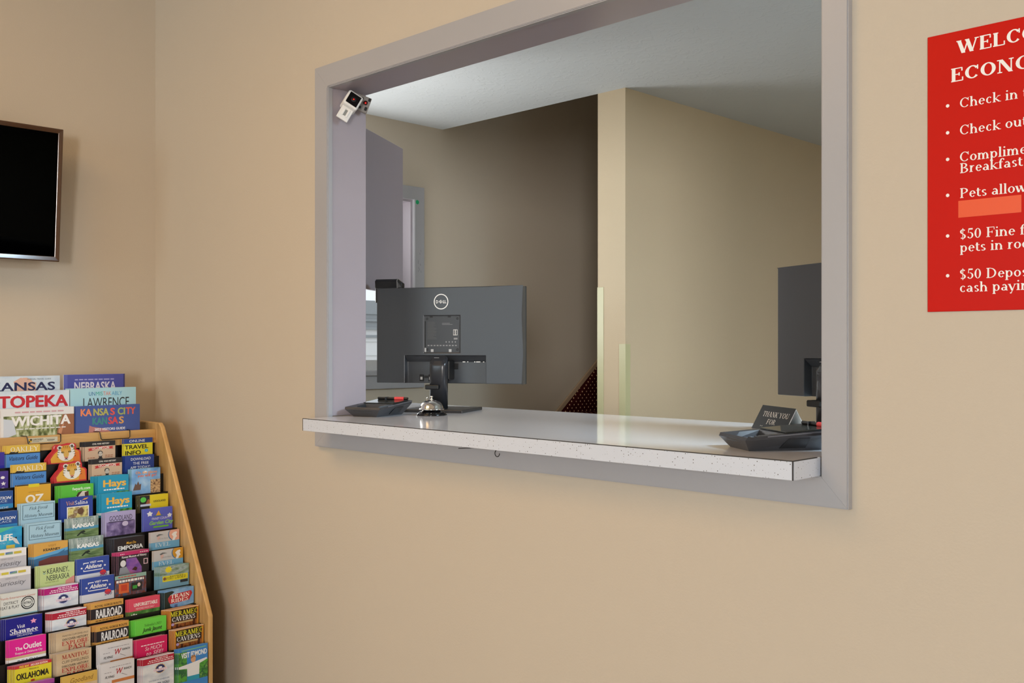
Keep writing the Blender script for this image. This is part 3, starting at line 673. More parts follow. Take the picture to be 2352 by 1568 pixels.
# ================================================================== CARD TERMINALS
M_term = mat('terminal_plastic', '3A3B3F', .36, bump=.05, bscale=1500)
M_term2 = mat('terminal_side', '1C1D20', .25)
M_scr = mat('terminal_screen', '2F302C', .08)
M_red = mat('red_plastic', 'E0464A', .4)
def terminal(loc, rz, label, group, Wd=.138, Ln=.200):
    r = empty('card_terminal', loc, rz); tag(r, label, 'card terminal', group)
    w = Wd / 2
    # body: narrow foot, wide shoulder, rising to the back (front is -y)
    def ringz(y0, y1, wa, wb_, za, zb_):
        return [(-wa, y0, za), (wa, y0, za), (wb_, y1, zb_), (-wb_, y1, zb_)]
    b = B()
    foot = ringz(.018, Ln-.03, w-.026, w-.022, .0, .0)
    mid = ringz(.0, Ln-.004, w-.004, w, .024, .036)
    sho = ringz(.004, Ln, w-.002, w, .031, .046)
    b.loft([foot, mid, sho], cap=False)
    b.bm.faces.new([b.bm.verts.new(p) for p in foot][::-1])
    # top deck with keypad well (front) and screen deck (rear)
    yk0, yk1 = .020, .088; kw = w - .026
    def ztop(y): return .031 + (.046 - .031) * (y - .004) / (Ln - .004)
    def wtop(y): return (w - .002) + .002 * (y / Ln)
    P = lambda x, y, dz=0: (x, y, ztop(y) + dz)
    for q in ([P(-wtop(.004), .004), P(wtop(.004), .004), P(kw*.8, yk0, -.010), P(-kw*.8, yk0, -.010)],
              [P(-wtop(.004), .004), P(-kw*.8, yk0, -.010), P(-kw, .04), P(-kw, yk1), P(-wtop(yk1), yk1)],
              [P(wtop(.004), .004), P(wtop(yk1), yk1), P(kw, yk1), P(kw, .04), P(kw*.8, yk0, -.010)],
              [P(-kw*.8, yk0, -.010), P(kw*.8, yk0, -.010), P(kw*.8, yk0+.004, -.015), P(-kw*.8, yk0+.004, -.015)],
              [P(-kw*.8, yk0, -.010), P(-kw*.8, yk0+.004, -.015), P(-kw+.004, yk1-.004, -.015), P(-kw, yk1), P(-kw, .04)],
              [P(kw*.8, yk0, -.010), P(kw, .04), P(kw, yk1), P(kw-.004, yk1-.004, -.015), P(kw*.8, yk0+.004, -.015)],
              [P(-kw, yk1), P(-kw+.004, yk1-.004, -.015), P(kw-.004, yk1-.004, -.015), P(kw, yk1)],
              [P(-kw*.8, yk0+.004, -.015), P(kw*.8, yk0+.004, -.015), P(kw-.004, yk1-.004, -.015), P(-kw+.004, yk1-.004, -.015)],
              [P(-wtop(yk1), yk1), P(-kw, yk1), P(kw, yk1), P(wtop(yk1), yk1), P(wtop(Ln), Ln), P(-wtop(Ln), Ln)]):
        b.quad(q)
    bmesh.ops.remove_doubles(b.bm, verts=b.bm.verts[:], dist=1e-5)
    body = b.obj('terminal_body', M_term, r)
    sl = math.atan2(.015, Ln)
    # screen deck
    b = B(); b.prism([(-w+.012, yk1+.008), (w-.012, yk1+.008), (w-.008, Ln-.012), (-w+.008, Ln-.012)], lambda x, y: (x, y, ztop(y)+.0004), lambda x, y: (x, y, ztop(y)+.0034)); b.bevel(.0008, 1)
    b.obj('screen', M_scr, r)
    # keys
    for i in range(4):
        for j in range(4):
            x = -.0335 + .022 * j; y = yk0 + .012 + .0145 * i
            b = B(); b.box(x-.008, x+.008, y-.0045, y+.0045, ztop(y)-.0152, ztop(y)-.0118); b.bevel(.0012, 1)
            b.obj('key', mat('key_grey', '55565A' , .4) if j < 3 else mat('key_light', 'A8A8AA', .4), r)
    # card slot in the nose
    b = B(); b.box(-.030, .030, -.0005, .008, .0245, .0265); q = b.obj('card_slot', M_darker, r); q.location = (0, .0015, -.002)
    b = B(); b.prism([(-.036, .018), (.036, .018), (.032, .027), (-.032, .027)], lambda x, z: (x, .0035 - (z-.018)*.3, z), lambda x, z: (x, .012, z)); b.obj('slot_lip', M_dark, r)
    # grip pads on both flanks
    for s in (-1, 1):
        b = B()
        f = lambda y, t: (s * ((w-.024) + (.0235) * t + .0016), y, .036 * t * .95)
        b.prism([(.085, .15), (.145, .15), (.150, .80), (.100, .80)], lambda y, t: f(y, t), lambda y, t: (f(y, t)[0] - s*.004, f(y, t)[1], f(y, t)[2]))
        b.obj('side_grip', M_term2, r)
        b = B(); b.prism([(.05, -.0035), (Ln-.004, -.0035), (Ln-.004, -.001), (.05, -.001)], lambda y, q: (s*(wtop(y)+.0006), y, ztop(y)+q), lambda y, q: (s*(wtop(y)-.003), y, ztop(y)+q)); b.obj('edge_strip', mat('glossy_edge', '6A6B70', .15), r)
    # stylus lying across the rear with a red tip
    b = B(); b.tube([(-.052, Ln-.020, ztop(Ln)+.0060), (.058, Ln-.010, ztop(Ln)+.0060)], .0042, 10); sty = b.obj('stylus', M_black, r)
    b = B(); b.tube([(.010, Ln-.0144, ztop(Ln)+.0060), (.044, Ln-.0113, ztop(Ln)+.0060)], .0056, 10); q = b.obj('stylus_grip', M_red, sty); q['label'] = 'red grip of the stylus'
    for x in (-.02,):
        b = B(); b.box(x-.003, x+.003, Ln-.024, Ln-.008, ztop(Ln)-.001, ztop(Ln)+.0105); b.obj('stylus_holder', M_term2, r)
    return r
terminal((-2.597, 1.948, 1.0785), math.radians(20), 'dark card terminal beside the bell at the left jamb', 'card terminals on the counter')
terminal((-1.199, 1.902, 1.0785), math.radians(-34.4), 'dark card terminal in front of the tent sign at the right jamb', 'card terminals on the counter', .150, .215)

# ================================================================== CALL BELL
bl = empty('call_bell', (-2.507, 2.165, 1.0785)); tag(bl, 'chrome dome call bell with black base in front of the monitor', 'bell')
b = B(); b.lathe([(0, 0), (.050, 0), (.051, .003), (.046, .0065), (.038, .013), (.030, .0165), (0, .0165)], 40); b.obj('base', mat('bell_base', '0C0C0E', .15), bl, smooth=True)
b = B(); b.lathe([(0, .018), (.012, .018), (.0405, .0185), (.0425, .020), (.041, .0215), (.039, .024), (.0375, .030), (.034, .037), (.028, .0435), (.020, .048), (.010, .0505), (0, .051)], 40); b.obj('dome', M_chrome, bl, smooth=True)
b = B(); b.lathe([(0, .0505), (.0055, .0505), (.0055, .0525), (.0028, .0535), (.0024, .0585), (.0045, .0595), (.0048, .0625), (.003, .0642), (0, .0645)], 20); b.obj('button', M_chrome, bl, smooth=True)
b = B(); b.tube([(-.018, -.004, .048), (-.022, -.004, .055), (-.016, -.004, .058), (-.006, -.004, .053)], .0011, 6); b.obj('striker_wire', M_chrome, bl)
b = B(); b.lathe([(0, .0165), (.004, .0165), (.004, .0182), (0, .0182)], 12, (0, -.039)); b.obj('rivet', M_chrome, bl)

# ================================================================== TENT SIGN
ts = empty('tent_sign', (-1.383, 2.4275, 1.0785), math.atan2(-.099, .156)); tag(ts, 'black tent sign thanking guests, white inside, behind the right card terminal', 'sign')
hl, hb, ht = .0925, .034, .0625
M_sig = mat('sign_black', '1D1F20', .35); M_sigw = mat('sign_white_core', 'E6E6E2', .5)
for s, nm in ((-1, 'front_leaf'), (1, 'back_leaf')):
    b = B(); b.prism([(s*hb, 0), (s*(hb-.0032), 0), (0, ht-.004), (0, ht)], lambda y, z: (-hl, y, z), lambda y, z: (hl, y, z)); b.obj(nm, M_sigw, ts)
    b = B(); b.prism([(s*(hb+.0006), 0), (s*hb, 0), (0, ht+.0001), (0, ht+.0008)], lambda y, z: (-hl, y, z), lambda y, z: (hl, y, z)); b.obj('face_' + nm[:nm.index('_')] + '_skin', M_sig, ts)
a = Art()
a.text('THANK YOU', .006, .039, .0150, M_print_w, 'f', .142); a.text('FOR', 0, .0175, .0145, M_print_w, 'f', .048)
a.poly([(-.05, .009), (-.047, .009), (-.047, .0115), (-.05, .0115)], M_print_w); a.poly([(-.041, .009), (-.038, .009), (-.038, .0115), (-.041, .0115)], M_print_w)
q = a.obj('lettering', ts); th = math.atan2(hb, ht); q.rotation_euler[0] = -th; q.location = (0, -hb-.0008, 0.0005)

# ================================================================== SECURITY CAMERA
sc = empty('security_camera', (-2.663, 1.962, 2.062)); tag(sc, 'white cube security camera with black face in the top corner of the service window', 'security camera')
Rm = Matrix.Rotation(math.radians(68), 4, 'Z') @ Matrix.Rotation(math.radians(-6), 4, 'X') @ Matrix.Rotation(math.radians(30), 4, 'Y')
def cpart(bb, name, mats, par=sc, **k):
    o = bb.obj(name, mats, par, **k); o.matrix_local = Matrix.Translation((.008, -.012, .036)) @ Rm; return o
b = B(); b.box(-.026, .026, -.026, .030, -.026, .026); b.bevel(.007, 4); cpart(b, 'camera_body', M_white)
b = B(); b.box(-.0195, .0195, -.0275, -.0255, -.0195, .0195); b.bevel(.0008, 1); cpart(b, 'camera_face', mat('camera_glass', '07070A', .12))
def lens(bb): 
    return bb
b = B(); b.lathe([(0, .0275), (.008, .0275), (.0085, .0282), (.006, .0288), (0, .0288)], 20)
for v in b.bm.verts: v.co = Vector((v.co.x, -v.co.z, v.co.y))
cpart(b, 'lens_ring', M_black)
b = B(); b.lathe([(0, .0285), (.0025, .0285), (.0025, .0292), (0, .0293)], 12)
for v in b.bm.verts: v.co = Vector((v.co.x, -v.co.z, v.co.y))
cpart(b, 'status_light', mat('red_led', '7A0A0A', .3, emit=('FF2A1E', 1.2)))
# folding foot fixed to the jamb
b = B(); b.box(-.020, .020, -.004, .004, -.070, -.024)
b.bevel(.0025, 2); ft = cpart(b, 'mount_foot', M_white)
for x in (-.008, .008):
    b = B(); b.box(x-.0035, x+.0035, -.0065, -.0035, -.058, -.030); b.bevel(.001, 1); o = b.obj('foot_rib', M_white, ft)
b = B(); b.box(-.004, .004, -.0048, -.0035, -.055, -.034); b.obj('foot_slot', mat('slot_grey', '8A8C88', .6), ft)
# bare sensor board behind it
sb = empty('sensor_module', (-2.672, 2.012, 2.082)); tag(sb, 'bare grey sensor module with a red glowing lens beside the white camera', 'sensor')
Rs = Matrix.Rotation(math.radians(60), 4, 'Z') @ Matrix.Rotation(math.radians(20), 4, 'Y')
def spart(bb, name, mats, **k):
    o = bb.obj(name, mats, sb, **k); o.matrix_local = Matrix.Translation((.004, -.002, .022)) @ Rs; return o
b = B(); b.box(-.022, .018, -.006, .004, -.028, .026); b.bevel(.002, 1); spart(b, 'module_plate', mat('module_grey', '8C8681', .5))
b = B(); b.lathe([(0, .006), (.0075, .006), (.0075, .0095), (.005, .0105), (0, .0105)], 16)
for v in b.bm.verts: v.co = Vector((v.co.x + .003, -v.co.z, v.co.y + .004))
spart(b, 'module_lens', mat('red_lens', '3A0606', .15))
b = B(); b.lathe([(0, .0104), (.0025, .0104), (.0025, .0112), (0, .0113)], 10)
for v in b.bm.verts: v.co = Vector((v.co.x + .003, -v.co.z, v.co.y + .003))
spart(b, 'module_light', mat('red_led', '7A0A0A'))
for (x, z, w_, h_) in ((-.012, -.016, .006, .004), (.010, -.014, .004, .006), (-.012, .014, .004, .004), (.012, .018, .004, .005)):
    b = B(); b.box(x-w_, x+w_, -.0085, -.006, z-h_, z+h_); b.bevel(.0008, 1); spart(b, 'chip', M_darker)

# shutter panel behind the left jamb
spn = empty('shutter_panel', (-2.862, 2.042, 1.519), math.atan2(.56, -.33)); tag(spn, 'lilac-grey hinged shutter panel swung open behind the left jamb', 'shutter')
ln = math.hypot(.33, .56)
b = B(); b.box(0, ln, 0.0, .020, 0, .596); b.bevel(.0015, 1); b.obj('panel', M_jamb, spn)
for z in (.08, .48):
    b = B(); b.box(-.004, .03, -.003, .0, z, z+.06); b.obj('hinge', mat('satin_silver', 'B5B5B5'), spn)

# ================================================================== TELEVISION
tv = empty('television', (-3.93, 1.08, 1.62)); tag(tv, 'wall mounted black flat television above the brochure rack', 'television')
tilt = math.atan2(.040, .487)
def tpart(bb, name, mats, par=tv, **k):
    o = bb.obj(name, mats, par, **k)
    o.matrix_local = Matrix.Translation((.112, 0, 0)) @ Matrix.Rotation(math.radians(90), 4, 'Z') @ Matrix.Rotation(tilt, 4, 'X'); return o
TW, THh = .80, .488
M_bez = mat('tv_bezel', '4A2E16', .12, coat=.5)  # brown base colour imitates the warm walls reflected in the bezel
hw = TW / 2 - .01
x0, x1 = .39 - TW, .39
O_ = [(x0, 0), (x1, 0), (x1, THh), (x0, THh)]; I_ = [(x0+.018, .019), (x1-.018, .019), (x1-.018, THh-.017), (x0+.018, THh-.017)]
b = B(); b.loft([[(x, .028, z) for x, z in O_], [(x, -.003, z) for x, z in O_], [(x + (.003 if x < 0 else -.003), -.006, z + (.003 if z < .1 else -.003)) for x, z in O_], [(x, -.004, z) for x, z in I_], [(x, .005, z) for x, z in I_]], cap=False)
b.bevel(.0015, 2, .3); tpart(b, 'bezel', M_bez)
b = B(); b.box(x0+.017, x1-.017, .000, .004, .018, THh-.016); tpart(b, 'screen', mat('tv_screen', '000000', .05, spec=.03))
b = B(); b.box(x0+.01, x1-.01, .006, .030, .01, THh-.01); tpart(b, 'back_shell', M_black)
b = B(); b.box(-.12, .12, .030, .060, .14, .34); tpart(b, 'mount_head', M_dark)
b = B(); b.box(.0, .062, -.06, .06, .17, .29); b.obj('wall_bracket', M_dark, tv)

# ================================================================== WALL SIGN
ws = empty('wall_sign', (-.769, D, 1.368)); tag(ws, 'glossy red welcome sign with white hotel rules on the right wall', 'sign')
SW, SH = .376, .518
b = B(); b.box(0, SW, -.003, 0.0, 0, SH); b.bevel(.0006, 1); b.obj('sign_panel', mat('red_acrylic', 'C41402', .40, var=.02, vscale=4, spec=.15), ws)
a = Art(); cxs = SW / 2 + .001
z0 = 1.368
a.text('WELCOME TO', .0535, 1.8435 - z0, .0240, M_print_w, 'fb', .258, 'L')
a.text('ECONO LODGE', .0440, 1.7935 - z0, .0240, M_print_w, 'fb', .288, 'L')
rows = [(1.743, 'Check in time', 1), (1.693, 'Check out time', 1), (1.6435, 'Complimentary', 1), (1.6225, 'Breakfast', 0), (1.5765, 'Pets allowed', 1),
        (1.501, '$50 Fine for', 1), (1.477, 'pets in room', 0), (1.427, '$50 Deposit', 1), (1.403, 'cash paying', 0)]
for z, t, bl_ in rows:
    P_, (q0, q1, q2, q3) = text_polys(t, 'f')
    a.text(t, .060, z - z0, .0178, M_print_w, 'f', .0212 * (q2 - q0), 'L')
    if bl_: disc(a, .0375, z - z0 + .0075, .0032, .0032, M_print_w, 14)
a.obj('lettering', ws, -.0031)
b = B(); b.box(.057, .166, -.0036, -.0030, 1.5405-z0, 1.5715-z0); q = b.obj('tape_strip', mat('orange_tape', 'E8551F', .4), ws); q['label'] = 'orange tape strip covering a line'

# ================================================================== BROCHURE RACK
rk = empty('brochure_rack', (-3.60, 1.35, 0)); tag(rk, 'oak tiered brochure rack with black pockets standing in the corner', 'rack')
rx, ry = -3.60, 1.35
VI, VO = 1.742 - ry, 1.760 - ry              # right side panel, inner and outer face
VL = 0.955 - ry
prof = [(-3.925-rx, 0), (-3.2025-rx, 0), (-3.2025-rx, .3655), (-3.5604-rx, 1.0056), (-3.578-rx, 1.020), (-3.925-rx, 1.020)]
for y0, y1 in ((VI, VO), (VL-.018, VL)):
    b = B(); b.prism(prof, lambda x, z: (x, y0, z), lambda x, z: (x, y1, z)); b.bevel(.005, 3, .4)
    me = b.mesh('side_panel'); me.materials.append(M_oak_v); me.materials.append(M_oak_edge)
    for p in me.polygons: p.material_index = 1 if abs(p.normal.y) < .75 else 0
    link('side_panel', me, None, rk)
b = B(); b.box(-3.925-rx, -3.913-rx, VL, VI, .02, 1.02); b.obj('back_panel', M_oak_v, rk)
b = B(); b.box(-3.618-rx, -3.600-rx, VL, VI, .944, .9955); b.bevel(.002, 2); hd = b.obj('header_board', M_oak_h, rk)
b = B(); b.box(-3.617-rx, -3.611-rx, VL, VI, .72, .943); b.obj('pocket_back', M_lip, rk)
for k, (u0, zt_) in enumerate(((-3.644, .935), (-3.676, .985), (-3.772, 1.03))):
    b = B(); b.box(u0-.006-rx, u0-rx, VL, VI, .55, zt_); b.bevel(.001, 1); b.obj('magazine_divider', M_oak_h, rk)
b = B(); b.box(-3.913-rx, -3.618-rx, VL, VI, .780, .792); b.obj('magazine_shelf', M_oak_h, rk)
ROW_U = [-3.582 + .0353 * i for i in range(12)]; ROW_Z = [.966 - .0628 * i for i in range(12)]
for i in range(12):
    u, z = ROW_U[i], ROW_Z[i]
    fl = z - .226
    lt_ = z - .069 if i < 11 else .11
    b = B(); b.box(u+.0048-rx, u+.0076-rx, VL, VI, fl-.02, lt_); b.obj('pocket_lip', M_lip, rk)
    b = B(); b.box(u-.0272-rx, u+.0048-rx, VL, VI, fl-.005, fl); b.obj('pocket_floor', M_lip, rk)
b = B(); b.box(-3.226-rx, -3.208-rx, VL, VI, 0, .024); b.obj('kick_board', M_oak_h, rk)
M_wire = mat('black_wire', '111112', .3)
for y0, y1 in ((1.276, 1.389), (1.527, 1.638)):
    y0 -= ry; y1 -= ry; x = -3.5965 - rx
    b = B(); b.tube([(x-.02, y0-.012, .9985), (x-.001, y0-.010, .9985), (x+.0015, y0, .9975), (x+.004, y0+.002, .985), (x+.006, y0+.003, .974), (x+.006, y0+.007, .969), (x+.006, y1-.005, .969), (x+.006, y1-.001, .974), (x+.004, y1, .985), (x+.0015, y1+.001, .9975), (x-.02, y1, .9985)], .0016, 8)
    b.obj('wire_hoop', M_wire, rk, smooth=True)
a = Art()
def RR(x0, x1, z0, z1, c): a.poly([(x0, z0), (x1, z0), (x1, z1), (x0, z1)], ink(c))
RR(.0, .100, 0, .017, 'CFCBB4'); a.layer = 1; RR(.003, .014, .002, .014, 'D2A92B'); a.layer = 2; RR(.008, .014, .008, .014, '1E1A16'); RR(.003, .008, .002, .006, '1E1A16')
a.text('CERTIFIED', .016, .0095, .0042, ink('1E1A16'), 'b', .036, 'L')
for k, w_ in ((0, .030), (1, .022)): RR(.016, .016+w_, .0065-.0035*k, .0078-.0035*k, '77766A')
RR(.060, .092, .0115, .0125, '77766A'); RR(.064, .090, .006, .0085, '5A594F'); RR(.068, .086, .003, .004, '77766A')
q = a.obj('header_label', hd); q.matrix_local = Matrix.Translation((-3.5997-rx, 1.281-ry, .973)) @ Matrix.Rotation(math.radians(90), 4, 'Z')
q['label'] = 'small printed label on the header board'

# ---------------------------------------------------------------- printed matter
PIC = {
 'trees': (['2F3A1E', '6F7B45', 'B9C39A', 'DDE3DA'], 70, (1, 1, .5)), 'sky': (['4D86C8', '7FB0E0', 'B9D6EE'], 18, (1, 1, 1)),
 'mist': (['5F7472', '93A6A2', 'C6D0CC'], 60, (2.2, 1, .35)), 'grass': (['3F5A34', '6D8756', '8FA579'], 60, (.4, 1, 1.5)),
 'purple': (['3F335C', '6E5F93', 'A99AC6'], 40, (1, 1, 1)), 'cave': (['1E120C', '5C2C18', 'A8642E', '2C1A14'], 60, (1.6, 1, .6)),
 'green': (['245022', '3F7A34', '69A552'], 55, (1, 1, 1)), 'cloud': (['B9C4D2', 'D5DCE5', 'EEF1F4'], 30, (.6, 1, 1.4)),
 'fort': (['4D6B58', '7E9A86', 'A9BFC6', '3D4A38'], 50, (.5, 1, 1.6)), 'wood': (['7A4E38', 'A06F52', '8A5A42'], 40, (1, 1, 1)),
 'bird': (['C9B54A', 'E2D98E', '8A6A48', 'F0ECD8'], 45, (1, 1, 1)), 'crowd': (['2E2420', '8C6A4C', 'D8B888', '4C3A34'], 110, (1, 1, 1)),
 'dusk': (['3C2A6E', '6A4AA6', '9A62B8', 'D07A8E'], 22, (.6, 1, 1)), 'train': (['141820', '2E3C44', '8FA6B0', '1A2026'], 60, (1, 1, .5)),
 'water': (['1E86C4', '2FA6D6', '6FD0C8'], 24, (.6, 1, 1)), 'leaf': (['2E7A34', '58A63C', '1F5A3A', '8CC45A'], 45, (1, 1, 1)),
 'shop': (['2A2230', '7A3A2A', '3A5A7A', 'B8623A'], 60, (1.5, 1, .7)), 'tan': (['BFA27C', 'CBB290', 'D8C3A2'], 12, (1, 1, 1)), 'pale': (['BCD0E6', 'CFE0EF', 'DCE8F2'], 20, (1, 1, 1)),
}
def pic(n):
    c, s, st = PIC[n]; return ramp_mat('picture_' + n, c, s, .42, st)
def star(cx, cy, r, ri=.45, n=5):
    return [(cx + (r if k % 2 == 0 else r*ri) * math.sin(math.pi*k/n), cy - (r if k % 2 == 0 else r*ri) * math.cos(math.pi*k/n)) for k in range(2*n)]
def portrait(cx, cy, s):
    """bearded head print: hair, face, beard, collar"""
    return [('P', [(cx-1.1*s, cy+2.6*s), (cx-.5*s, cy+1.5*s), (cx+.6*s, cy+1.5*s), (cx+1.2*s, cy+2.6*s)], '1C1B1A'), ('E', cx, cy-.25*s, .85*s, .9*s, '33302C'), ('E', cx+.04*s, cy+.2*s, .66*s, 1.05*s, 'C9C2B6'),
            ('P', [(cx-.62*s, cy+.75*s), (cx-.3*s, cy+1.0*s), (cx+.05*s, cy+1.05*s), (cx+.4*s, cy+1.0*s), (cx+.7*s, cy+.7*s), (cx+.45*s, cy+1.7*s), (cx-.3*s, cy+1.7*s)], '35322E'),
            ('r', cx-.42*s, cy-.08*s, cx-.12*s, cy+.04*s, '2A2825'), ('r', cx+.2*s, cy-.08*s, cx+.5*s, cy+.04*s, '2A2825'), ('P', [(cx+.02*s, cy), (cx+.16*s, cy+.42*s), (cx-.08*s, cy+.42*s)], 'A39A8C'), ('r', cx-.2*s, cy+.72*s, cx+.3*s, cy+.8*s, '8A6E62')]
def bars(x0, x1, y, h, c, seed=1):
    rnd = random.Random(seed); out = []; x = x0
    while x < x1 - .2:
        w_ = rnd.uniform(.35, 1.0); out.append(('r', x, y, min(x + w_, x1), y + h, c)); x += w_ + .18
    return out
cog = lambda band: [('N', 0, 0, 10, 22, 'cloud'), ('R', 0, .35, 10, 2.5, band)] + bars(4, 8, .65, .25, 'F2E6EA', 2) + bars(2, 9.6, 1.2, .28, 'F2E6EA', 3) + bars(1.6, 9.8, 1.8, .28, 'F2E6EA', 4) + \
      [('P', star(5.6, 4.6, 1.75, .86, 14), 'D8B470' if band != 'B3127A' else 'A9B4DE'), ('E', 5.6, 4.6, 1.45, 1.45, '2C3468'), ('E', 5.6, 4.2, .6, .35, 'E8ECF4'), ('R', 3.4, 4.5, 7.8, 5.35, 'F0E4EC'), ('T', 'COG RAILWAY', 5.6, 5.2, .62, 4.1, '9A4A8E', 'f')]
rail = [('R', 0, 0, 10, 1.9, 'D9A552'), ('T', 'ROYAL GORGE ROUTE', 5.4, 1.55, .75, 8.2, '2A1C12', 'b'), ('R', 0, 2.0, 10, 5.6, '231E28'), ('T', 'RAILROAD', 5.6, 5.35, 3.0, 8.0, 'E9ECF0', 'h'), ('R', 0, 5.7, 10, 22, 'D9A552')] + bars(1.5, 9.5, 6.1, .32, '7A4E1E', 5)
abil = [('R', 0, 5.6, 10, 22, 'D4D8E2'), ('T', 'VISIT', 5, 2.0, .75, 2.0, 'F0F0F4', 'b'), ('R', 2.0, 1.55, 3.7, 1.85, 'F0F0F4'), ('R', 6.3, 1.55, 8.0, 1.85, 'F0F0F4'), ('R', 2.0, 1.55, 2.2, 2.2, 'F0F0F4'), ('R', 7.8, 1.55, 8.0, 2.2, 'F0F0F4'),
        ('T', 'Abilene', 5, 3.75, 1.45, 5.2, 'F0F0F4', 'i'), ('P', star(1.5, 3.3, .45), 'F0F0F4'), ('P', star(8.6, 3.3, .45), 'F0F0F4'), ('R', 2.0, 4.35, 8.0, 4.62, 'F0F0F4'), ('R', 2.0, 4.0, 2.2, 4.6, 'F0F0F4'), ('R', 7.8, 4.0, 8.0, 4.6, 'F0F0F4'),
        ('E', 8.0, 5.7, 1.0, .9, 'D8333A'), ('T', '200', 8.1, 6.9, 1.3, 2.2, '3A4A86', 'l')]
flyw = [('T', 'FLYING', 2.6, 5.0, .8, 2.8, '23211F', 'i'), ('T', 'W', 5.6, 4.1, 1.9, 2.0, 'B3303A', 'i'), ('T', 'RANCH', 8.0, 3.2, .75, 2.4, '23211F', 'i'), ('P', [(6.0, 4.3), (6.3, 4.2), (7.9, 5.2), (7.8, 5.3)], '9A98A0'), ('P', [(4.2, 2.4), (5.0, 3.2), (4.9, 3.3), (4.1, 2.5)], 'C2C0C6'),
        ('R', 3.2, 5.9, 10, 6.9, 'C97E46'), ('E', 1.8, 6.9, .9, .5, 'C98A78')] + bars(2.5, 9, 1.4, .22, 'A9A8B0', 8) + bars(1.0, 3.2, 3.0, .22, 'A9A8B0', 9)
hays = [('T', 'Hays', 5.4, 4.0, 2.6, 7.6, 'EBB64A', 'h'), ('P', [(0, 6.9), (5, 6.3), (5.5, 7.2), (0, 7.8)], 'E8EEF0'), ('N', 6.0, 6.0, 10, 8, 'leaf')] + bars(1.8, 8.6, 4.9, .45, 'F0F4F4', 10)
fick = [('R', .5, .6, 9.7, .72, '2C4E62'), ('R', .5, 5.5, 9.7, 5.62, '2C4E62'), ('R', .5, .6, .62, 5.6, '2C4E62'), ('R', 9.58, .6, 9.7, 5.6, '2C4E62'), ('T', 'Fick Fossil', 5.1, 2.35, 1.0, 5.4, '33485C', 'fi'), ('T', '&', 5.2, 3.4, .75, .8, '33485C', 'f'), ('T', 'History Museum', 5.1, 4.85, 1.0, 8.2, '33485C', 'fi')]
lec = [('R', 0, 0, 10, 1.8, '1E1C1E'), ('T', 'CIVIL WAR HISTORY', 5.2, 1.2, .62, 5.6, 'E8E4DC', 'b'), ('P', [(.9, 2.6), (2.2, 2.3), (5, 1.75), (8, 2.1), (9.4, 2.0), (9.0, 2.5), (9.4, 3.0), (8, 3.0), (5, 2.75), (2.2, 3.3), (.9, 3.5), (1.4, 3.0)], 'C23232'), ('T', 'LECOMPTON', 5.1, 2.95, 1.0, 5.6, 'F0EAE0', 'b')] + portrait(5.0, 4.6, .95) + bars(.8, 3.2, 5.9, .22, 'A8643E', 11) + bars(6.6, 9.4, 5.3, .22, 'A8643E', 12) + bars(6.6, 9.4, 5.9, .22, 'A8643E', 13)
seks = [('N', 0, 0, 10, 4.2, 'mist'), ('R', 0, 3.3, 10, 4.3, '4E93B4'), ('N', 0, 4.3, 10, 22, 'grass'), ('T', 'SOUTHEAST', 5.2, 2.0, 1.35, 6.0, 'C9D2D4', 'l'), ('T', 'KANSAS', 5.3, 3.55, 1.45, 6.6, 'F4F6F6', 'h'), ('P', [(3.2, 6.3), (4.4, 5.0), (5.4, 4.6), (6.0, 5.2), (5.2, 5.6), (6.8, 6.3), (5.6, 6.1), (4.6, 5.6), (3.6, 6.5)], '1E2A24')]
oak = [('R', 0, 0, 10, 2.9, 'DDBB4C'), ('R', 0, 2.75, 10, 3.1, '22201C'), ('T', 'OAKLEY', 5.4, 2.3, 1.7, 8.2, 'F2EFE2', 'f'), ('P', [(.6, 3.0), (1.2, 2.3), (2.0, 2.2), (2.8, 2.5), (3.6, 2.2), (3.4, 2.9), (2.2, 2.8), (1.4, 3.1)], '1C1A18'), ('T', 'Visitors Guide', 5.1, 5.3, 1.5, 8.4, '1E2A40', 'k')]
meram = [('R', 0, 0, 10, .3, 'E8C8A0'), ('N', .7, .6, 9.3, 22, 'cave'), ('R', .7, .5, 9.3, 4.7, '241812'), ('T', 'MERAMEC', 5.0, 2.6, 1.75, 9.2, 'DDDB2A', 'fb'), ('T', 'CAVERNS', 4.9, 4.45, 1.6, 7.8, 'E6E8EA', 'fb'), ('R', 1.8, 4.85, 8.0, 5.4, 'C9B078'), ('E', 1.2, 5.4, .5, .5, 'B9A2D6')]
museum = lambda c: [('E', 8.6, 1.6, 2.5, 2.6, '2F78B0'), ('E', 8.85, 1.5, 2.45, 2.55, c), ('R', 10, -1, 12, 22, 'XX'), ('P', [(7.4, 4.0), (7.9, 2.6), (7.3, 1.6), (8.0, .9), (8.4, .8), (9.0, .7), (9.2, 1.4), (8.8, 1.7), (9.2, 2.6), (8.7, 3.0), (8.2, 4.2)], 'EEF0F2'),
        ('P', [(2.0, 1.4), (2.9, .9), (3.6, 1.0), (4.6, 1.3), (3.2, 1.45), (2.4, 1.9)], '6F7478'), ('P', [(2.3, 1.8), (3.2, 1.6), (3.4, 2.4), (2.8, 3.2), (2.4, 3.0)], 'D8B8B4'), ('T', 'North Platte', 4.4, 2.9, .5, 3.2, '9AA0A8', 'k'), ('R', 0, 3.9, 10, 22, '6FB2DE'), ('T', 'EVEL', 4.2, 5.6, 1.4, 5.0, 'DCEAF4', 'f')]
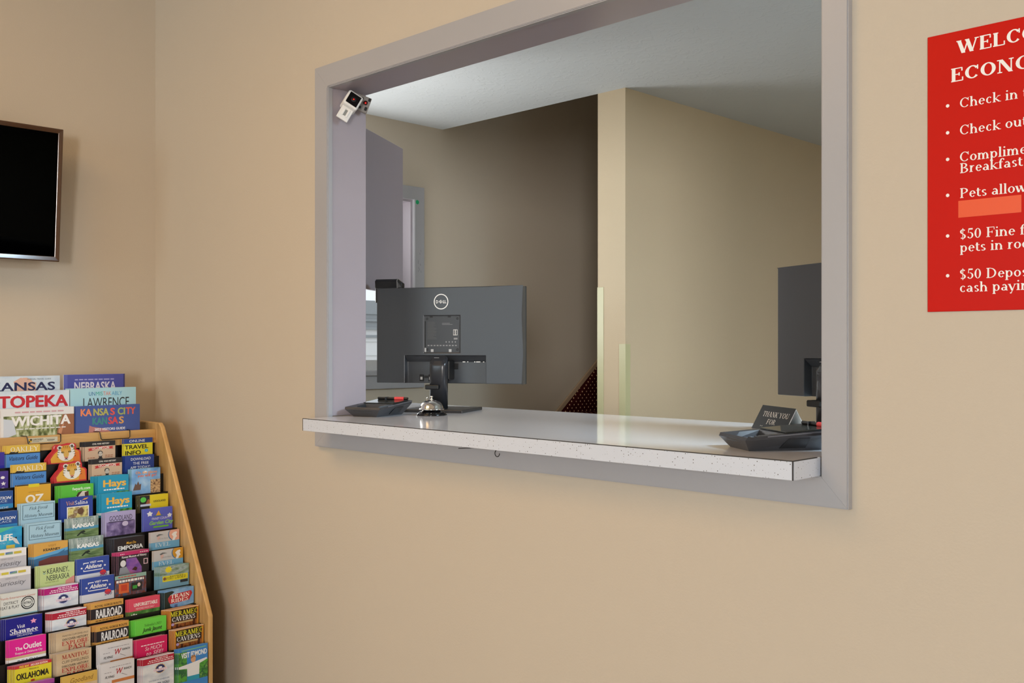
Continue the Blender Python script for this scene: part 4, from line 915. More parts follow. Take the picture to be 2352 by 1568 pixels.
curio = [('R', 0, 2.6, 10, 22, 'C6C6CE'), ('R', 0, .9, 1.6, 1.7, 'C97A5C'), ('R', 1.9, .9, 3.9, 1.7, 'D6C84A'), ('R', 4.2, .9, 6.2, 1.7, '7FA68E'), ('P', [(4.2, .9), (6.2, .9), (4.2, 1.5)], '5A78B8'), ('R', 6.5, .9, 8.6, 1.7, 'D2C04A'), ('T', 'TEMPT YOUR', 4.6, 3.4, .5, 3.4, '9C9CA4', 'l'), ('T', 'Curiosity', 4.4, 5.4, 1.6, 8.4, '77777F', 'k')]
tigerface = [('P', [(1.2, 6.6), (1.0, 5.2), (2.0, 3.6), (3.0, 2.6), (3.3, 1.2), (4.2, .9), (7.2, .6), (8.0, 1.2), (8.1, 2.4), (9.3, 3.0), (9.8, 6.6)], 'E0A83C'), ('P', [(8.0, 2.9), (9.5, 3.2), (9.8, 6.6), (7.6, 6.6)], 'DE7A2C'),
             ('E', 5.6, 3.5, 2.6, 2.7, 'EDEBE4'), ('E', 3.7, 1.5, .75, .8, 'E4E0DA'), ('E', 7.3, 1.0, .75, .8, 'E4E0DA'), ('E', 3.7, 1.5, .4, .45, '5A5048'), ('E', 7.3, 1.0, .4, .45, '5A5048'), ('E', 5.5, 2.2, 1.5, 1.5, 'D9A23E'), ('E', 5.6, 3.6, .8, 1.5, 'D8AE58'), ('E', 5.6, 5.0, .55, .3, 'C97A6A'), ('P', [(5.55, 5.2), (5.65, 5.2), (6.2, 5.75), (5.6, 5.55), (5.0, 5.75)], '2A2420'),
             ('E', 4.55, 3.1, .42, .28, '201C18'), ('E', 6.65, 2.95, .42, .28, '201C18'), ('E', 4.6, 3.1, .16, .16, 'D8C04A'), ('E', 6.65, 2.95, .16, .16, 'D8C04A')] + \
            [('P', [(5.6+s*(1.2+.25*k), 1.6+.75*k), (5.6+s*(2.3+.12*k), 1.2+.8*k), (5.6+s*(2.35+.1*k), 1.45+.8*k)], '26221E') for s in (-1, 1) for k in range(5)] + [('P', [(5.6-.9+.6*k, .95), (5.6-.75+.6*k, .95), (5.6-.7+.5*k, 1.9)], '26221E') for k in range(4)]
tig_out = [(.3, 7.0), (.2, 5.4), (1.4, 3.6), (2.4, 2.5), (2.7, 1.0), (3.4, .3), (4.4, .55), (6.4, .2), (7.0, 0.0), (8.2, .2), (8.6, 1.0), (8.6, 2.2), (9.6, 2.6), (10, 3.2), (10, 7.0)]

# name: (cover colour, edge colour, art)
DES = {
 'purple': ('3A2E9E', '5A52B8', [('R', 0, 4.6, 10, 22, '1A1AA0')]),
 'stars': ('45308E', '8A7CC0', [('P', star(8.6, 4.3, .8), 'F0F0F4'), ('E', 8.4, 2.2, .6, .5, 'F0F0F4'), ('E', 8.5, 6.2, .7, .45, 'F0F0F4')]),
 'explore': ('24509A', 'B9CFE8', [('T', 'EXPLORATION', 5.0, 2.8, 1.0, 9.0, 'F0F4F8', 'i'), ('T', 'PLACE', 6.2, 3.8, .75, 4.2, 'DCE8F4', 'l'), ('R', 0, 4.4, 10, 22, '2F8CCB'), ('T', 'GUIDE', 6.4, 6.0, .7, 4.6, 'E6F0F8', 'l')]),
 'aqua': ('2A9CD0', 'A9D8E8', [('N', 0, 0, 10, 22, 'water'), ('P', [(0, 0), (8, 0), (0, 3)], '58C49A'), ('T', 'SEA', 1.9, 4.4, 2.2, 3.2, 'F4F6F6', 'h'), ('T', 'LiFE', 5.6, 4.4, 2.2, 3.6, 'F4F6F6', 'h'), ('T', 'Kansas City', 3.4, 5.4, .6, 4.2, 'BCE0EC', 'k'), ('P', [(6.6, 3.2), (8.4, 3.9), (9.4, 6.2), (8.2, 5.6)], 'D6DADC'), ('P', [(7.8, 3.6), (8.6, 3.5), (8.5, 4.2)], '202428'), ('R', 5.6, 6.0, 8.0, 7.6, 'D9C04A')]),
 'curio': ('F0F0F2', 'DADAE0', curio),
 'district': ('DCE0DC', 'E8ECEA', [('T', 'Family Entertainment Center', 4.8, 1.9, .7, 9.4, 'C9705C', 's'), ('T', 'DISTRICT', 2.7, 3.7, 1.0, 3.9, '33383C', 's'), ('T', 'EAT & PLAY', 2.6, 5.1, 1.0, 4.7, '33383C', 's'), ('RG', 7.3, 4.0, 1.9, 1.6, '23282C'), ('RG', 7.3, 4.0, 1.35, 1.15, '23282C'), ('R', 5.6, 3.5, 9.0, 4.5, 'DCE0DC'), ('T', 'DISTRICT', 7.3, 4.35, .75, 3.1, '23282C', 'b'), ('R', 0, 7.2, 10, 22, '8FC0D0')]),
 'shawnee': ('16168A', 'C9D4E6', [('T', 'Visit', 4.2, 3.5, 1.1, 2.2, 'F0F0F4', 'fb'), ('T', 'Shawnee', 5.0, 5.2, 1.7, 7.6, 'F0F0F4', 'fb'), ('T', 'OKLAHOMA', 5.2, 6.25, .65, 4.2, 'E4E6F0', 's'), ('P', star(7.6, 1.9, .95, .5), 'F2A0C4'), ('R', 1.2, 5.35, 8.9, 5.45, 'F0F0F4')] + bars(1.2, 8.8, 7.0, .35, 'E8EAF2', 21)),
 'outlet': ('E01C96', 'F0D4E4', [('T', 'The', 2.6, 3.6, 1.1, 1.9, 'F6F0F4', 'b'), ('T', 'Outlet', 6.3, 3.6, 1.9, 5.0, 'F6F0F4', 'b'), ('T', 'Shoppes at Oklahoma City', 5.3, 4.9, .75, 7.4, 'F6E6F0', 's'), ('R', 0, 5.5, 10, 6.3, 'D2B890'), ('R', 0, 6.3, 10, 22, 'EEF0F2'), ('T', 'READY', 5.0, 8.2, 1.5, 5.4, '3A4A56', 'l')]),
 'okla': ('DDD032', 'B8A0D0', [('R', 0, 0, 10, 1.0, 'C3303A'), ('T', 'FREE MAP', 2.6, .8, .6, 2.6, 'F0E04A', 'b'), ('T', '2023-2024 EDITION', 6.6, .8, .6, 4.6, 'F4F0E8', 'b'), ('T', 'Welcome to', 5.2, 2.0, .6, 2.6, '3A3A2A', 'k'), ('T', 'OKLAHOMA', 4.9, 4.6, 2.0, 8.8, '1A1814', 'h'), ('R', 4.4, 5.2, 5.4, 5.8, 'B8342A')]),
 'purple2': ('A0459A', 'C9A6D4', [('R', 0, 1.2, 10, 22, '6A2A7A')]),
 'oak': ('4E8CD4', 'E6D48A', oak),
 'oz': ('DBA934', 'E8D49A', [('R', 0, 0, 10, .35, '1C1A18'), ('R', 3.4, 0, 6.6, 1.1, 'E2D22E'), ('T', 'OZ', 5.2, 6.6, 3.0, 5.4, 'F2EFE6', 'h')] + bars(3.4, 7.0, 2.7, .14, 'A8802A', 22)),
 'fick': ('A9D0E4', 'C4D6E2', fick),
 'kear1': ('D8A752', 'C9A888', [('P', [(0, 4.4), (10, 2.3), (10, 22), (0, 22)], '62A8D8'), ('P', [(0, 5.2), (3.6, 4.6), (7.0, 4.1), (9.2, 2.9), (8.9, 3.6), (10, 3.3), (10, 22), (0, 22)], '3A6E9A'), ('P', [(1.5, 6.0), (5, 5.0), (10, 5.2), (10, 22), (1, 22)], '6E3A36'), ('T', 'VISIT', 5.4, 1.5, .8, 2.4, 'B08238', 'l'), ('T', 'KEARNEY', 5.3, 2.8, .85, 5.0, '33302A', 'b')]),
 'kear2': ('C3D692', 'E4ECEA', [('T', 'KEARNEY,', 5.2, 2.9, 1.9, 6.4, '2E3A3C', 's'), ('T', 'NEBRASKA', 5.2, 5.2, 1.9, 6.6, '2E3A3C', 's'), ('P', [(7.4, 6.0), (10, 4.6), (10, 22), (6, 22)], 'D8948A'), ('P', [(.8, 1.6), (1.2, 2.0), (1.6, 1.6), (1.6, 1.9), (1.2, 2.3), (.8, 1.9)], '2E3A3C'), ('P', [(.8, 2.2), (1.2, 2.6), (1.6, 2.2), (1.6, 2.5), (1.2, 2.9), (.8, 2.5)], '7FA8A8'), ('T', 'GOOD FOR LIFE', 3.4, 6.0, .5, 4.0, '8A9A5A', 's')]),
 'cogm': ('D6DCE6', 'E8C4DC', cog('B3127A')), 'cogr': ('D6DCE6', 'E4A8B0', cog('B01838')),
 'past': ('CBB38E', 'C4C4CC', [('N', 0, 0, 10, 22, 'tan'), ('T', 'MANITOU CLIFF DWELLINGS', 5.6, 1.6, .6, 7.4, '4A4238', 's'), ('T', 'DISCOVER HISTORY', 5.6, 2.9, .75, 7.4, '4A4238', 'b'), ('T', 'EXPLORE', 5.6, 4.5, 1.3, 7.6, 'B8423A', 'fb'), ('T', 'PAST', 6.2, 6.3, 1.6, 5.2, 'B8423A', 'fb')]),
 'manitou': ('CBB38E', 'C4C4CC', [('N', 0, 0, 10, 22, 'tan'), ('T', 'MANITOU', 5.4, 2.1, 1.4, 7.6, 'A84838', 'fb'), ('T', 'CLIFF DWELLINGS', 5.4, 3.5, .95, 7.6, '3A342C', 's'), ('T', 'DISCOVER HISTORY', 5.4, 4.8, .7, 7.6, '4A4238', 'b'), ('T', 'EXPLORE', 5.4, 6.4, 1.3, 7.6, 'B8423A', 'fb'), ('T', 'PAST', 5.6, 8.2, 1.5, 5.2, 'B8423A', 'fb')]),
 'goodg': ('D6B056', 'E4CC92', [('T', 'Goodland', 5.6, 2.6, 1.7, 6.6, '8A6A2E', 'k'), ('N', 6.0, 3.4, 10, 6, 'tan')]),
 'tiger': ('C83238', 'D8484A', tigerface),
 'park': ('5CC23E', 'A4E08C', [('T', 'fwpark.com', 6.2, 1.9, 1.1, 5.6, 'E8F6E4', 'b'), ('P', [(3.0, 6.6), (4.2, 4.6), (5.4, 3.0), (6.6, 2.4), (8.4, 2.6), (8.6, 4.2), (7.6, 6.6)], 'DAD2C6'), ('P', [(4.6, 4.0), (5.2, 2.8), (6.6, 2.3), (5.6, 3.6), (5.0, 4.6)], '4A2E20'), ('P', [(7.2, 3.0), (8.4, 2.5), (8.5, 4.4), (7.4, 5.6)], '4A2E20')]),
 'salina': ('23409C', '2E4EA8', [('T', 'Visit', 3.0, 2.7, 1.4, 2.5, 'E0A070', 'f'), ('T', 'Salina', 6.4, 2.7, 1.4, 4.0, 'F0F2F6', 'f'), ('P', [(6.6, 1.3), (7.4, .7), (8.6, .5), (8.2, 1.0), (7.6, 1.2)], 'E0A050'), ('R', 2.0, 3.3, 8.8, 7.6, 'F0F0EA'), ('N', 2.3, 3.6, 8.5, 7.6, 'bird'), ('E', 6.2, 5.2, 1.0, 1.2, '6A4A34')]),
 'seks': ('7C9490', 'B9D4DC', seks), 'abil': ('2F4AA0', 'C4CCE0', abil), 'rail': ('D9A552', 'E2B090', rail), 'flyw': ('DDDEE4', 'E8E8EC', flyw),
 'lec': ('CDB094', '6A7684', lec), 'hays': ('1F97BE', '5FB8D2', hays),
 'goodp': ('A9A2CC', 'A8C0CC', [('T', 'GOODLAND', 5.2, 3.2, 1.9, 7.4, '3A3348', 's'), ('N', .6, 3.6, 9.8, 22, 'purple'), ('R', 1.2, 3.45, 9.4, 3.7, '2C2638'), ('E', 6.6, 4.6, 1.0, .9, 'C4BAD8')]),
 'empo': ('231D24', '8EA2B8', [('T', 'Must Do', 5.6, 2.4, .9, 3.2, 'E0B23E', 'i'), ('T', 'EMPORIA', 5.4, 4.4, 1.6, 8.2, 'E6EEF2', 'h')]),
 'khist': ('221C28', 'E0A8C4', [('R', 0, 0, 10, 1.2, 'C22A70'), ('T', 'Kansas Museum of History', 5.2, 2.1, .8, 8.0, 'F0F0F4', 'b'), ('N', 2.6, 2.4, 7.6, 22, 'dusk'), ('P', [(5.8, 2.4), (10, 2.4), (10, 8), (7.6, 6)], '1C1822'), ('E', 1.6, 4.0, .9, 1.2, 'E4E6EA'), ('P', [(.2, 8), (.6, 5.4), (2.6, 5.2), (4.0, 8)], '9AA0AC'), ('RC', 8.2, 3.2, 9.6, 5.2, 'E8C8D8'), ('P', [(4.4, 6.6), (5.4, 5.6), (6.2, 6.2), (5.8, 7.2)], '4A2A1E')] + bars(.6, 2, .5, .3, 'F0D8E4', 31) + bars(7, 9.6, .45, .3, 'F0D8E4', 32)),
 'shop': ('3A4A52', '6A7A8A', [('N', 0, 0, 10, 22, 'shop'), ('R', 0, 0, 10, 1.3, '8FB8AE'), ('R', 1.2, 2.9, 4.4, 6.4, 'D86A3A'), ('R', 1.9, 3.4, 3.8, 5.6, 'C8452A'), ('R', 5.2, 3.2, 8.6, 6.2, '22242A'), ('R', 5.6, 4.2, 7.0, 5.4, '3CA03C'), ('E', 7.6, 4.2, .5, .7, 'E0C8C0')] + bars(.4, 9.2, 1.7, .8, 'F0F0F0', 33) + bars(1, 7, .4, .4, 'C8605A', 34)),
 'unfor': ('E2506E', 'EC8C96', [('T', 'UNFORGETTABLE', 5.4, 2.8, 1.25, 7.6, 'F6EEF0', 'h'), ('T', 'MEMORIES MADE DAILY', 5.2, 4.0, .75, 6.0, 'F6D8DE', 's'), ('N', 0, 4.4, 10, 22, 'green'), ('E', 1.6, 6.6, .8, .7, 'F4F6F4'), ('E', .9, 5.7, .28, .35, 'F4F6F4'), ('E', 1.6, 5.45, .28, .35, 'F4F6F4'), ('E', 2.3, 5.7, .28, .35, 'F4F6F4')]),
 'junk': ('6EDC4E', '9AF080', [("T", "Nebraska's 2023", 5.6, 2.6, .9, 5.6, '25401E', 'fi'), ('T', 'Junk Jaunt', 5.4, 4.4, 1.4, 6.4, '1E2E1A', 'i'), ('RG', 4.9, 6.4, 1.0, .88, '4C9A3A'), ('RG', 7.1, 6.4, 1.0, .88, '4C9A3A')]),
 'pink': ('D61C62', 'E0B8D4', [('T', 'So MUCH', 5.6, 4.2, 1.4, 5.4, 'F6E0EA', 'k'), ('T', 'to SEE!', 6.0, 6.0, 1.4, 5.4, 'F6E0EA', 'k')] + bars(1.6, 9.0, 2.1, .35, 'F6E0EA', 35)),
 'cogr2': ('D6DCE6', 'E4A8B0', cog('B01838') + [('T', 'THE PEAK OF ADVENTURE', 5.2, 8.6, .5, 6.6, '7A8CA8', 's'), ('T', 'AWAITS YOU', 5.2, 10.2, .9, 6.4, '3A4A68', 'b')]),
 'travel': ('DDD62E', 'D8B89A', [('R', 0, 0, 10, 1.9, '22408C'), ('T', 'ONLINE', 4.6, 1.45, 1.0, 5.4, 'F0F4F8', 's'), ('T', 'TRAVEL', 4.4, 4.0, 1.6, 8.2, '1C1C1A', 'b'), ('T', 'INFO', 3.2, 6.2, 1.6, 5.4, '1C1C1A', 'b'), ('E', 7.8, 4.9, .6, .6, '2FB0DC'), ('T', 'i', 7.8, 5.25, .7, .25, 'F0F4F8', 'i')]),
 'down': ('1F3C8C', '1C48A8', [('T', 'DOWNLOAD', 5.4, 1.9, 1.05, 6.8, 'EEF2F8', 's'), ('T', 'THE FREE', 5.4, 3.5, 1.05, 5.4, 'EEF2F8', 's'), ('T', 'APP TODAY!', 5.2, 5.1, 1.05, 6.8, 'EEF2F8', 's')]),
 'places': ('4E92D2', '7FC060', [('N', 0, 0, 10, 22, 'sky'), ('E', 4.8, 1.4, .7, .5, 'E8F2FA'), ('T', 'Oh, the places', 5.2, 1.9, 1.0, 7.4, 'E89A4A', 'b'), ('T', 'you will go!', 5.4, 3.1, 1.0, 6.4, 'E0763A', 'b'), ('N', 6.6, 4.4, 10, 22, 'crowd'), ('P', [(.6, 8), (1.4, 5.4), (1.8, 6.0), (2.4, 4.6), (2.8, 6.0), (3.4, 5.6), (3.2, 8)], '6A5248')]),
 'ylw': ('DFCB28', 'C9C07A', [('R', 0, 0, 3.6, 22, '22201E'), ('E', 1.4, 1.5, 1.0, 1.0, '52C04A'), ('P', [(2.2, 3.2), (3.0, 1.4), (3.6, 1.8), (3.6, 3.6)], '9A5A3A'), ('R', .4, 3.2, 4.0, 4.0, 'C4CCE4'), ('T', 'LEGOLAND', 7.0, 2.8, .75, 4.2, '4A4426', 'b')]),
 'finney': ('5660C4', 'A8C4E4', [('T', 'FINNEY COUNTY', 6.0, 4.4, .9, 6.2, 'E4E8F6', 's'), ('T', 'Garden City', 6.2, 6.2, 1.4, 8.2, '8ED832', 'i'), ('P', star(2.2, 2.0, 1.1, .6), 'E8ECF4'), ('P', star(9.0, 3.2, .9, .6), 'E0E8F0'), ('P', [(4.2, 2.9), (5.2, 1.0), (6.0, 2.8)], 'E0A83A'), ('R', 3.5, 2.8, 6.6, 3.0, '4E8A3A'), ('R', 3.4, 6.8, 8.6, 7.4, '6FBE3A')]),
 'mus1': ('C9CCD2', 'E0B4A4', museum('E6AE9C')), 'mus2': ('C9CCD2', 'DCC29A', museum('D29A2E')),
 'fort': ('78A8C4', '7FC4D8', [('N', 0, 0, 10, 3.4, 'fort'), ('P', star(3.0, 1.3, 1.3, .7, 9), 'E6DC32'), ('R', 1.0, 3.5, 9.6, 5.6, 'DFD832'), ('T', 'FORT LARNED', 5.6, 5.0, .95, 6.6, '33382A', 'f'), ('E', 1.7, 4.5, .5, .6, '8A5A3A'), ('R', 7.0, 5.7, 9.6, 6.7, '2A3034')] + bars(3.4, 8, 3.75, .2, '7A7A2A', 41)),
 'train': ('9CC4E4', '7FA6BE', [('N', 0, 0, 10, 22, 'sky'), ('P', [(0, 22), (0, .8), (2.6, .5), (3.4, 1.0), (1.6, 2.4), (2.0, 6), (3.4, 7), (10, 6.2), (10, 22)], '22302C'), ('P', [(1.2, 3.0), (2.0, 1.9), (9.0, 1.4), (9.5, 2.4), (8.9, 3.6), (8.4, 4.8), (2.0, 5.2), (1.4, 4.2)], 'C0303C'), ('T', 'TRAIN', 5.3, 3.2, 1.3, 6.4, 'F4F0EA', 'fb'), ('T', 'RIDES', 5.2, 4.8, 1.3, 5.8, 'F4F0EA', 'fb'), ('R', 3.4, 5.6, 4.4, 6.6, '5A6A9A')]),
 'meram': ('C8862E', 'D89A72', meram), 'meram2': ('C8862E', 'C9A6BC', meram),
 'edmond': ('3C86D0', '8CB4DC', [('N', 0, 1.4, 3.0, 12, 'leaf'), ('N', 7.0, 5.6, 10, 12, 'leaf'), ('T', 'VISIT EDMOND', 5.4, 3.6, 1.9, 8.6, 'EAF2F8', 'h'), ('R', 1.2, .75, 9.4, 1.05, '7FC48A'), ('P', [(3.2, 12), (3.0, 7.6), (.2, 7.2), (.2, 6.4), (3.4, 6.0), (5.8, 5.6), (9.6, 5.0), (9.8, 5.6), (7.2, 6.6), (7.0, 12)], 'E4E8EC'), ('E', 5.1, 4.6, .85, 1.15, 'D2A27C'), ('P', [(4.2, 4.4), (4.4, 3.3), (5.6, 3.1), (6.0, 4.3), (5.4, 3.8)], 'A8794A'), ('R', 3.1, 10.4, 7.1, 12, '2E9AB8')]),
 'white_ca': ('E4E2E2', 'EEEEEE', [('T', 'CA', 6.6, 3.6, 2.2, 5.4, '9A2E34', 'f')]),
}
def build_art(a, l, ops, w, h, sq=1.0):
    """ops in tenths of the width, y measured down from the top edge; pictures/shapes into a, lettering into l"""
    s = w / 10
    X = lambda x: max(-w/2, min(w/2, (x - 5) * s)); Z = lambda y: max(0.0, min(h, h - y * s * sq))
    for op in ops:
        k = op[0]
        if k not in ('T', 'r'): a.layer += 1
        if k == 'r':
            a.layer += 1; a.poly([(X(op[1]), Z(op[4])), (X(op[3]), Z(op[4])), (X(op[3]), Z(op[2])), (X(op[1]), Z(op[2]))], ink(op[5])); a.layer -= 1
        elif k == 'R':
            if op[5] == 'XX': continue
            a.poly([(X(op[1]), Z(op[4])), (X(op[3]), Z(op[4])), (X(op[3]), Z(op[2])), (X(op[1]), Z(op[2]))], ink(op[5]))
        elif k == 'N': a.poly([(X(op[1]), Z(op[4])), (X(op[3]), Z(op[4])), (X(op[3]), Z(op[2])), (X(op[1]), Z(op[2]))], pic(op[5]))
        elif k == 'P': a.poly([(X(x), Z(y)) for x, y in op[1]], ink(op[2]))
        elif k == 'E':
            a.poly([(X(op[1] + op[3]*math.cos(2*math.pi*i/18)), Z(op[2] - op[4]*math.sin(2*math.pi*i/18))) for i in range(18)], ink(op[5]))
        elif k == 'RG': ring(a, X(op[1]), Z(op[2]), op[3]*s, op[4]*s, ink(op[5]), 22)
        elif k == 'RC':
            for q in ((op[1], op[2], op[3], op[2]+.25), (op[1], op[4]-.25, op[3], op[4]), (op[1], op[2], op[1]+.25, op[4]), (op[3]-.25, op[2], op[3], op[4])):
                a.poly([(X(q[0]), Z(q[3])), (X(q[2]), Z(q[3])), (X(q[2]), Z(q[1])), (X(q[0]), Z(q[1]))], ink(op[5]))
        elif k == 'T':
            l.layer = a.layer + 1
            l.text(op[1], (op[2]-5)*s, h - op[3]*s*sq, op[4]*s*sq, ink(op[6]), op[7], op[5]*s)
def leaflet(name, des, w, h, th, label, cat, group, loc, roll=0.0, outline=None):
    col, edge, ops = DES[des] if isinstance(des, str) else des
    if outline:
        s = w / 10; b = B()
        ring_ = [((x-5)*s, h - y*s*.87) for x, y in outline]; ring_ = [(ring_[0][0], 0)] + ring_ + [(ring_[-1][0], 0)]
        b.prism(ring_, lambda x, z: (x, 0, z), lambda x, z: (x, th, z))
    else:
        b = B(); b.box(-w/2, w/2, 0, th, 0, h)
    me = b.mesh(name); me.materials.append(ink(col)); me.materials.append(ink(edge, .6))
    for p in me.polygons: p.material_index = 0 if p.normal.y < -.9 else 1
    o = link(name, me, None, loc=loc, rz=math.radians(90)); o.rotation_euler[1] = roll
    tag(o, label, cat, group)
    a, l = Art(), Art()
    build_art(a, l, ops, w, h, .87 if w < .13 else 1.0)
    a.obj('cover_art', o); l.obj('lettering', o)
    return o
def copy_tree(o, loc, label, group):
    c = o.copy(); C.objects.link(c); c.location = loc; tag(c, label, None, group)
    for ch in o.children:
        d = ch.copy(); C.objects.link(d); d.parent = c
    return c

# rows: per column (right edge v, top z) for the twelve rows
POS = {
 0: [(1.2,.95),(1.2,.89),(1.203,.828),(1.205,.766),(1.206,.719),(1.208,.654),(1.209,.598),(1.217,.529),(1.218,.457),(1.217,.399),(1.22,.327),(1.216,.276)],
 1: [(1.315,.97),(1.323,.908),(1.325,.843),(1.325,.785),(1.333,.722),(1.34,.659),(1.348,.591),(1.346,.527),(1.358,.452),(1.357,.393),(1.345,.337),(1.349,.272)],
 2: [(1.455,.966),(1.461,.905),(1.470,.826),(1.453,.789),(1.458,.723),(1.459,.66),(1.465,.596),(1.466,.536),(1.482,.458),(1.485,.391),(1.482,.336),(1.471,.283)],
 3: [(1.579,.965),(1.588,.905),(1.596,.847),(1.593,.789),(1.589,.728),(1.606,.64),(1.605,.597),(1.579,.527),(1.611,.448),(1.617,.382),(1.603,.326),(1.609,.272)],
 4: [(1.72,.967),(1.709,.908),(1.716,.862),(1.729,.768),(1.728,.725),(1.737,.645),(1.732,.585),(1.738,.533),(1.738,.457),(1.738,.396),(1.738,.335),(1.734,.277)],
}
# (design, copies behind, label, short name for the copies)
TAB = {
 0: [('purple', 1, 'violet brochure cut off at the photo edge, top row under the header', 'violet edge-of-photo brochure'),
     ('stars', 1, 'violet brochure with white star and heart, second row, far left', 'violet star brochure'),
     ('explore', 2, 'two-tone blue guide brochure, upper of the pair at the left edge', 'upper two-tone blue guide'),
     ('explore', 2, 'two-tone blue guide brochure, lower of the pair at the left edge', 'lower two-tone blue guide'),
     ('aqua', 2, 'aqua brochure with big white letters and a small yellow box', 'aqua brochure'),
     ('curio', 3, 'white and grey brochure with script Curiosity, upper of the two', 'upper script Curiosity brochure'),
     ('curio', 3, 'white and grey brochure with script Curiosity, lower of the two', 'lower script Curiosity brochure'),
     ('district', 2, 'pale brochure with a round black stamp emblem', 'round-stamp pale brochure'),
     ('shawnee', 3, 'navy brochure with pink flower and white Shawnee title', 'navy Shawnee brochure'),
     ('outlet', 2, 'hot pink and white brochure above the yellow OKLAHOMA map', 'hot pink brochure'),
     ('okla', 4, 'yellow OKLAHOMA map brochure with red top band', 'yellow OKLAHOMA map'),
     ('purple2', 3, 'purple brochure just showing at the bottom photo edge', 'purple bottom-edge brochure')],
 1: [('oak', 2, 'yellow and blue Visitors Guide with running horse, upper of the two', 'upper yellow and blue guide'),
     ('oak', 1, 'yellow and blue Visitors Guide with running horse, lower of the two', 'lower yellow and blue guide'),
     ('oz', 1, 'ochre brochure with big white two-letter title and yellow tab', 'ochre yellow-tab brochure'),
     ('fick', 2, 'pale blue History Museum brochure with thin border, upper of the two', 'upper pale blue museum brochure'),
     ('fick', 2, 'pale blue History Museum brochure with thin border, lower of the two', 'lower pale blue museum brochure'),
     ('kear1', 3, 'orange and blue brochure reading VISIT KEARNEY', 'orange KEARNEY brochure'),
     ('kear2', 3, 'light green brochure reading KEARNEY, NEBRASKA', 'light green KEARNEY brochure'),
     ('cogm', 3, 'cloudy railway brochure with magenta top band', 'magenta-banded railway brochure'),
     ('cogr', 4, 'cloudy railway brochure with red band, directly above the beige EXPLORE PAST', 'middle red-banded railway brochure'),
     ('past', 4, 'beige brochure reading DISCOVER HISTORY EXPLORE PAST without MANITOU heading in red', 'beige EXPLORE PAST brochure'),
     ('manitou', 4, 'beige brochure headed MANITOU in dark red', 'beige MANITOU brochure'),
     ('goodg', 1, 'gold brochure with script Goodland in the bottom row', 'gold Goodland brochure')],
 2: [('tiger', 2, 'tiger shaped die-cut brochure with red rim, upper of the two', 'upper tiger brochure'),
     ('tiger', 2, 'tiger shaped die-cut brochure with red rim, lower of the two', 'lower tiger brochure'),
     ('park', 4, 'bright green animal park brochure below the tigers', 'bright green animal park brochure'),
     ('salina', 1, 'royal blue brochure with bird picture reading VisitSalina', 'royal blue Salina brochure'),
     ('seks', 1, 'misty forest brochure reading SOUTHEAST KANSAS, upper of the two', 'upper SOUTHEAST KANSAS brochure'),
     ('seks', 1, 'misty forest brochure reading SOUTHEAST KANSAS, lower of the two', 'lower SOUTHEAST KANSAS brochure'),
     ('abil', 1, 'blue brochure reading VISIT Abilene, upper of the two', 'upper Abilene brochure'),
     ('abil', 1, 'blue brochure reading VISIT Abilene, lower of the two', 'lower Abilene brochure'),
     ('rail', 4, 'orange and black brochure reading RAILROAD, upper of the two', 'upper RAILROAD brochure'),
     ('rail', 4, 'orange and black brochure reading RAILROAD, lower of the two', 'lower RAILROAD brochure'),
     ('flyw', 2, 'white brochure with red W brand mark, upper of the two', 'upper white W brochure'),
     ('flyw', 2, 'white brochure with red W brand mark, lower of the two', 'lower white W brochure')],
 3: [('lec', 3, 'tan and black brochure with bearded portrait, upper of the two', 'upper tan portrait brochure'),
     ('lec', 2, 'tan and black brochure with bearded portrait, lower of the two', 'lower tan portrait brochure'),
     ('hays', 5, 'teal brochure with yellow Hays title, upper of the two', 'upper teal Hays brochure'),
     ('hays', 3, 'teal brochure with yellow Hays title, lower of the two', 'lower teal Hays brochure'),
     ('goodp', 2, 'lilac brochure with tall dark GOODLAND letters', 'lilac GOODLAND brochure'),
     ('empo', 5, 'black brochure with white EMPORIA title', 'black EMPORIA brochure'),
     ('khist', 4, 'black and magenta Kansas Museum of History brochure', 'magenta-topped history brochure'),
     ('shop', 0, 'dark brochure with orange shop window picture and green sign', 'shop window brochure'),
     ('unfor', 2, 'coral and green brochure reading UNFORGETTABLE', 'coral brochure'),
     ('junk', 4, 'lime green brochure with dark slanted title in the right half', 'lime green brochure'),
     ('pink', 3, 'crimson pink brochure with white script, right of the upper W brochure', 'crimson script brochure'),
     ('cogr2', 3, 'cloudy railway brochure with red band in the bottom row', 'bottom-row railway brochure')],
 4: [('travel', 1, 'yellow and blue brochure reading ONLINE TRAVEL INFO', 'yellow TRAVEL INFO brochure'),
     ('down', 2, 'dark blue brochure reading DOWNLOAD THE FREE APP TODAY', 'dark blue app brochure'),
     ('places', 2, 'sky blue brochure with orange title and raised hands', 'sky blue hands brochure'),
     ('ylw', 2, 'yellow and black brochure with a green dot', 'yellow and black brochure'),
     ('finney', 1, 'violet blue brochure with white flowers and green Garden City', 'violet blue Garden City brochure'),
     ('mus1', 1, 'grey brochure with white horse on a peach disc', 'peach disc brochure'),
     ('mus2', 1, 'grey brochure with white horse on an orange disc', 'orange disc brochure'),
     ('fort', 3, 'green landscape brochure with yellow FORT LARNED band', 'FORT LARNED brochure'),
     ('train', 4, 'light blue brochure with red plaque reading TRAIN RIDES', 'TRAIN RIDES brochure'),
     ('meram', 5, 'cave brochure with yellow and white title, upper of the two', 'upper cave brochure'),
     ('meram2', 3, 'cave brochure with yellow and white title, lower of the two', 'lower cave brochure'),
     ('edmond', 2, 'blue and green brochure with white-shirted person reading VISIT EDMOND', 'VISIT EDMOND brochure')],
}
rb = random.Random(5)
GRP = 'brochures in the rack pockets'
W_ = .110; TH = .0016
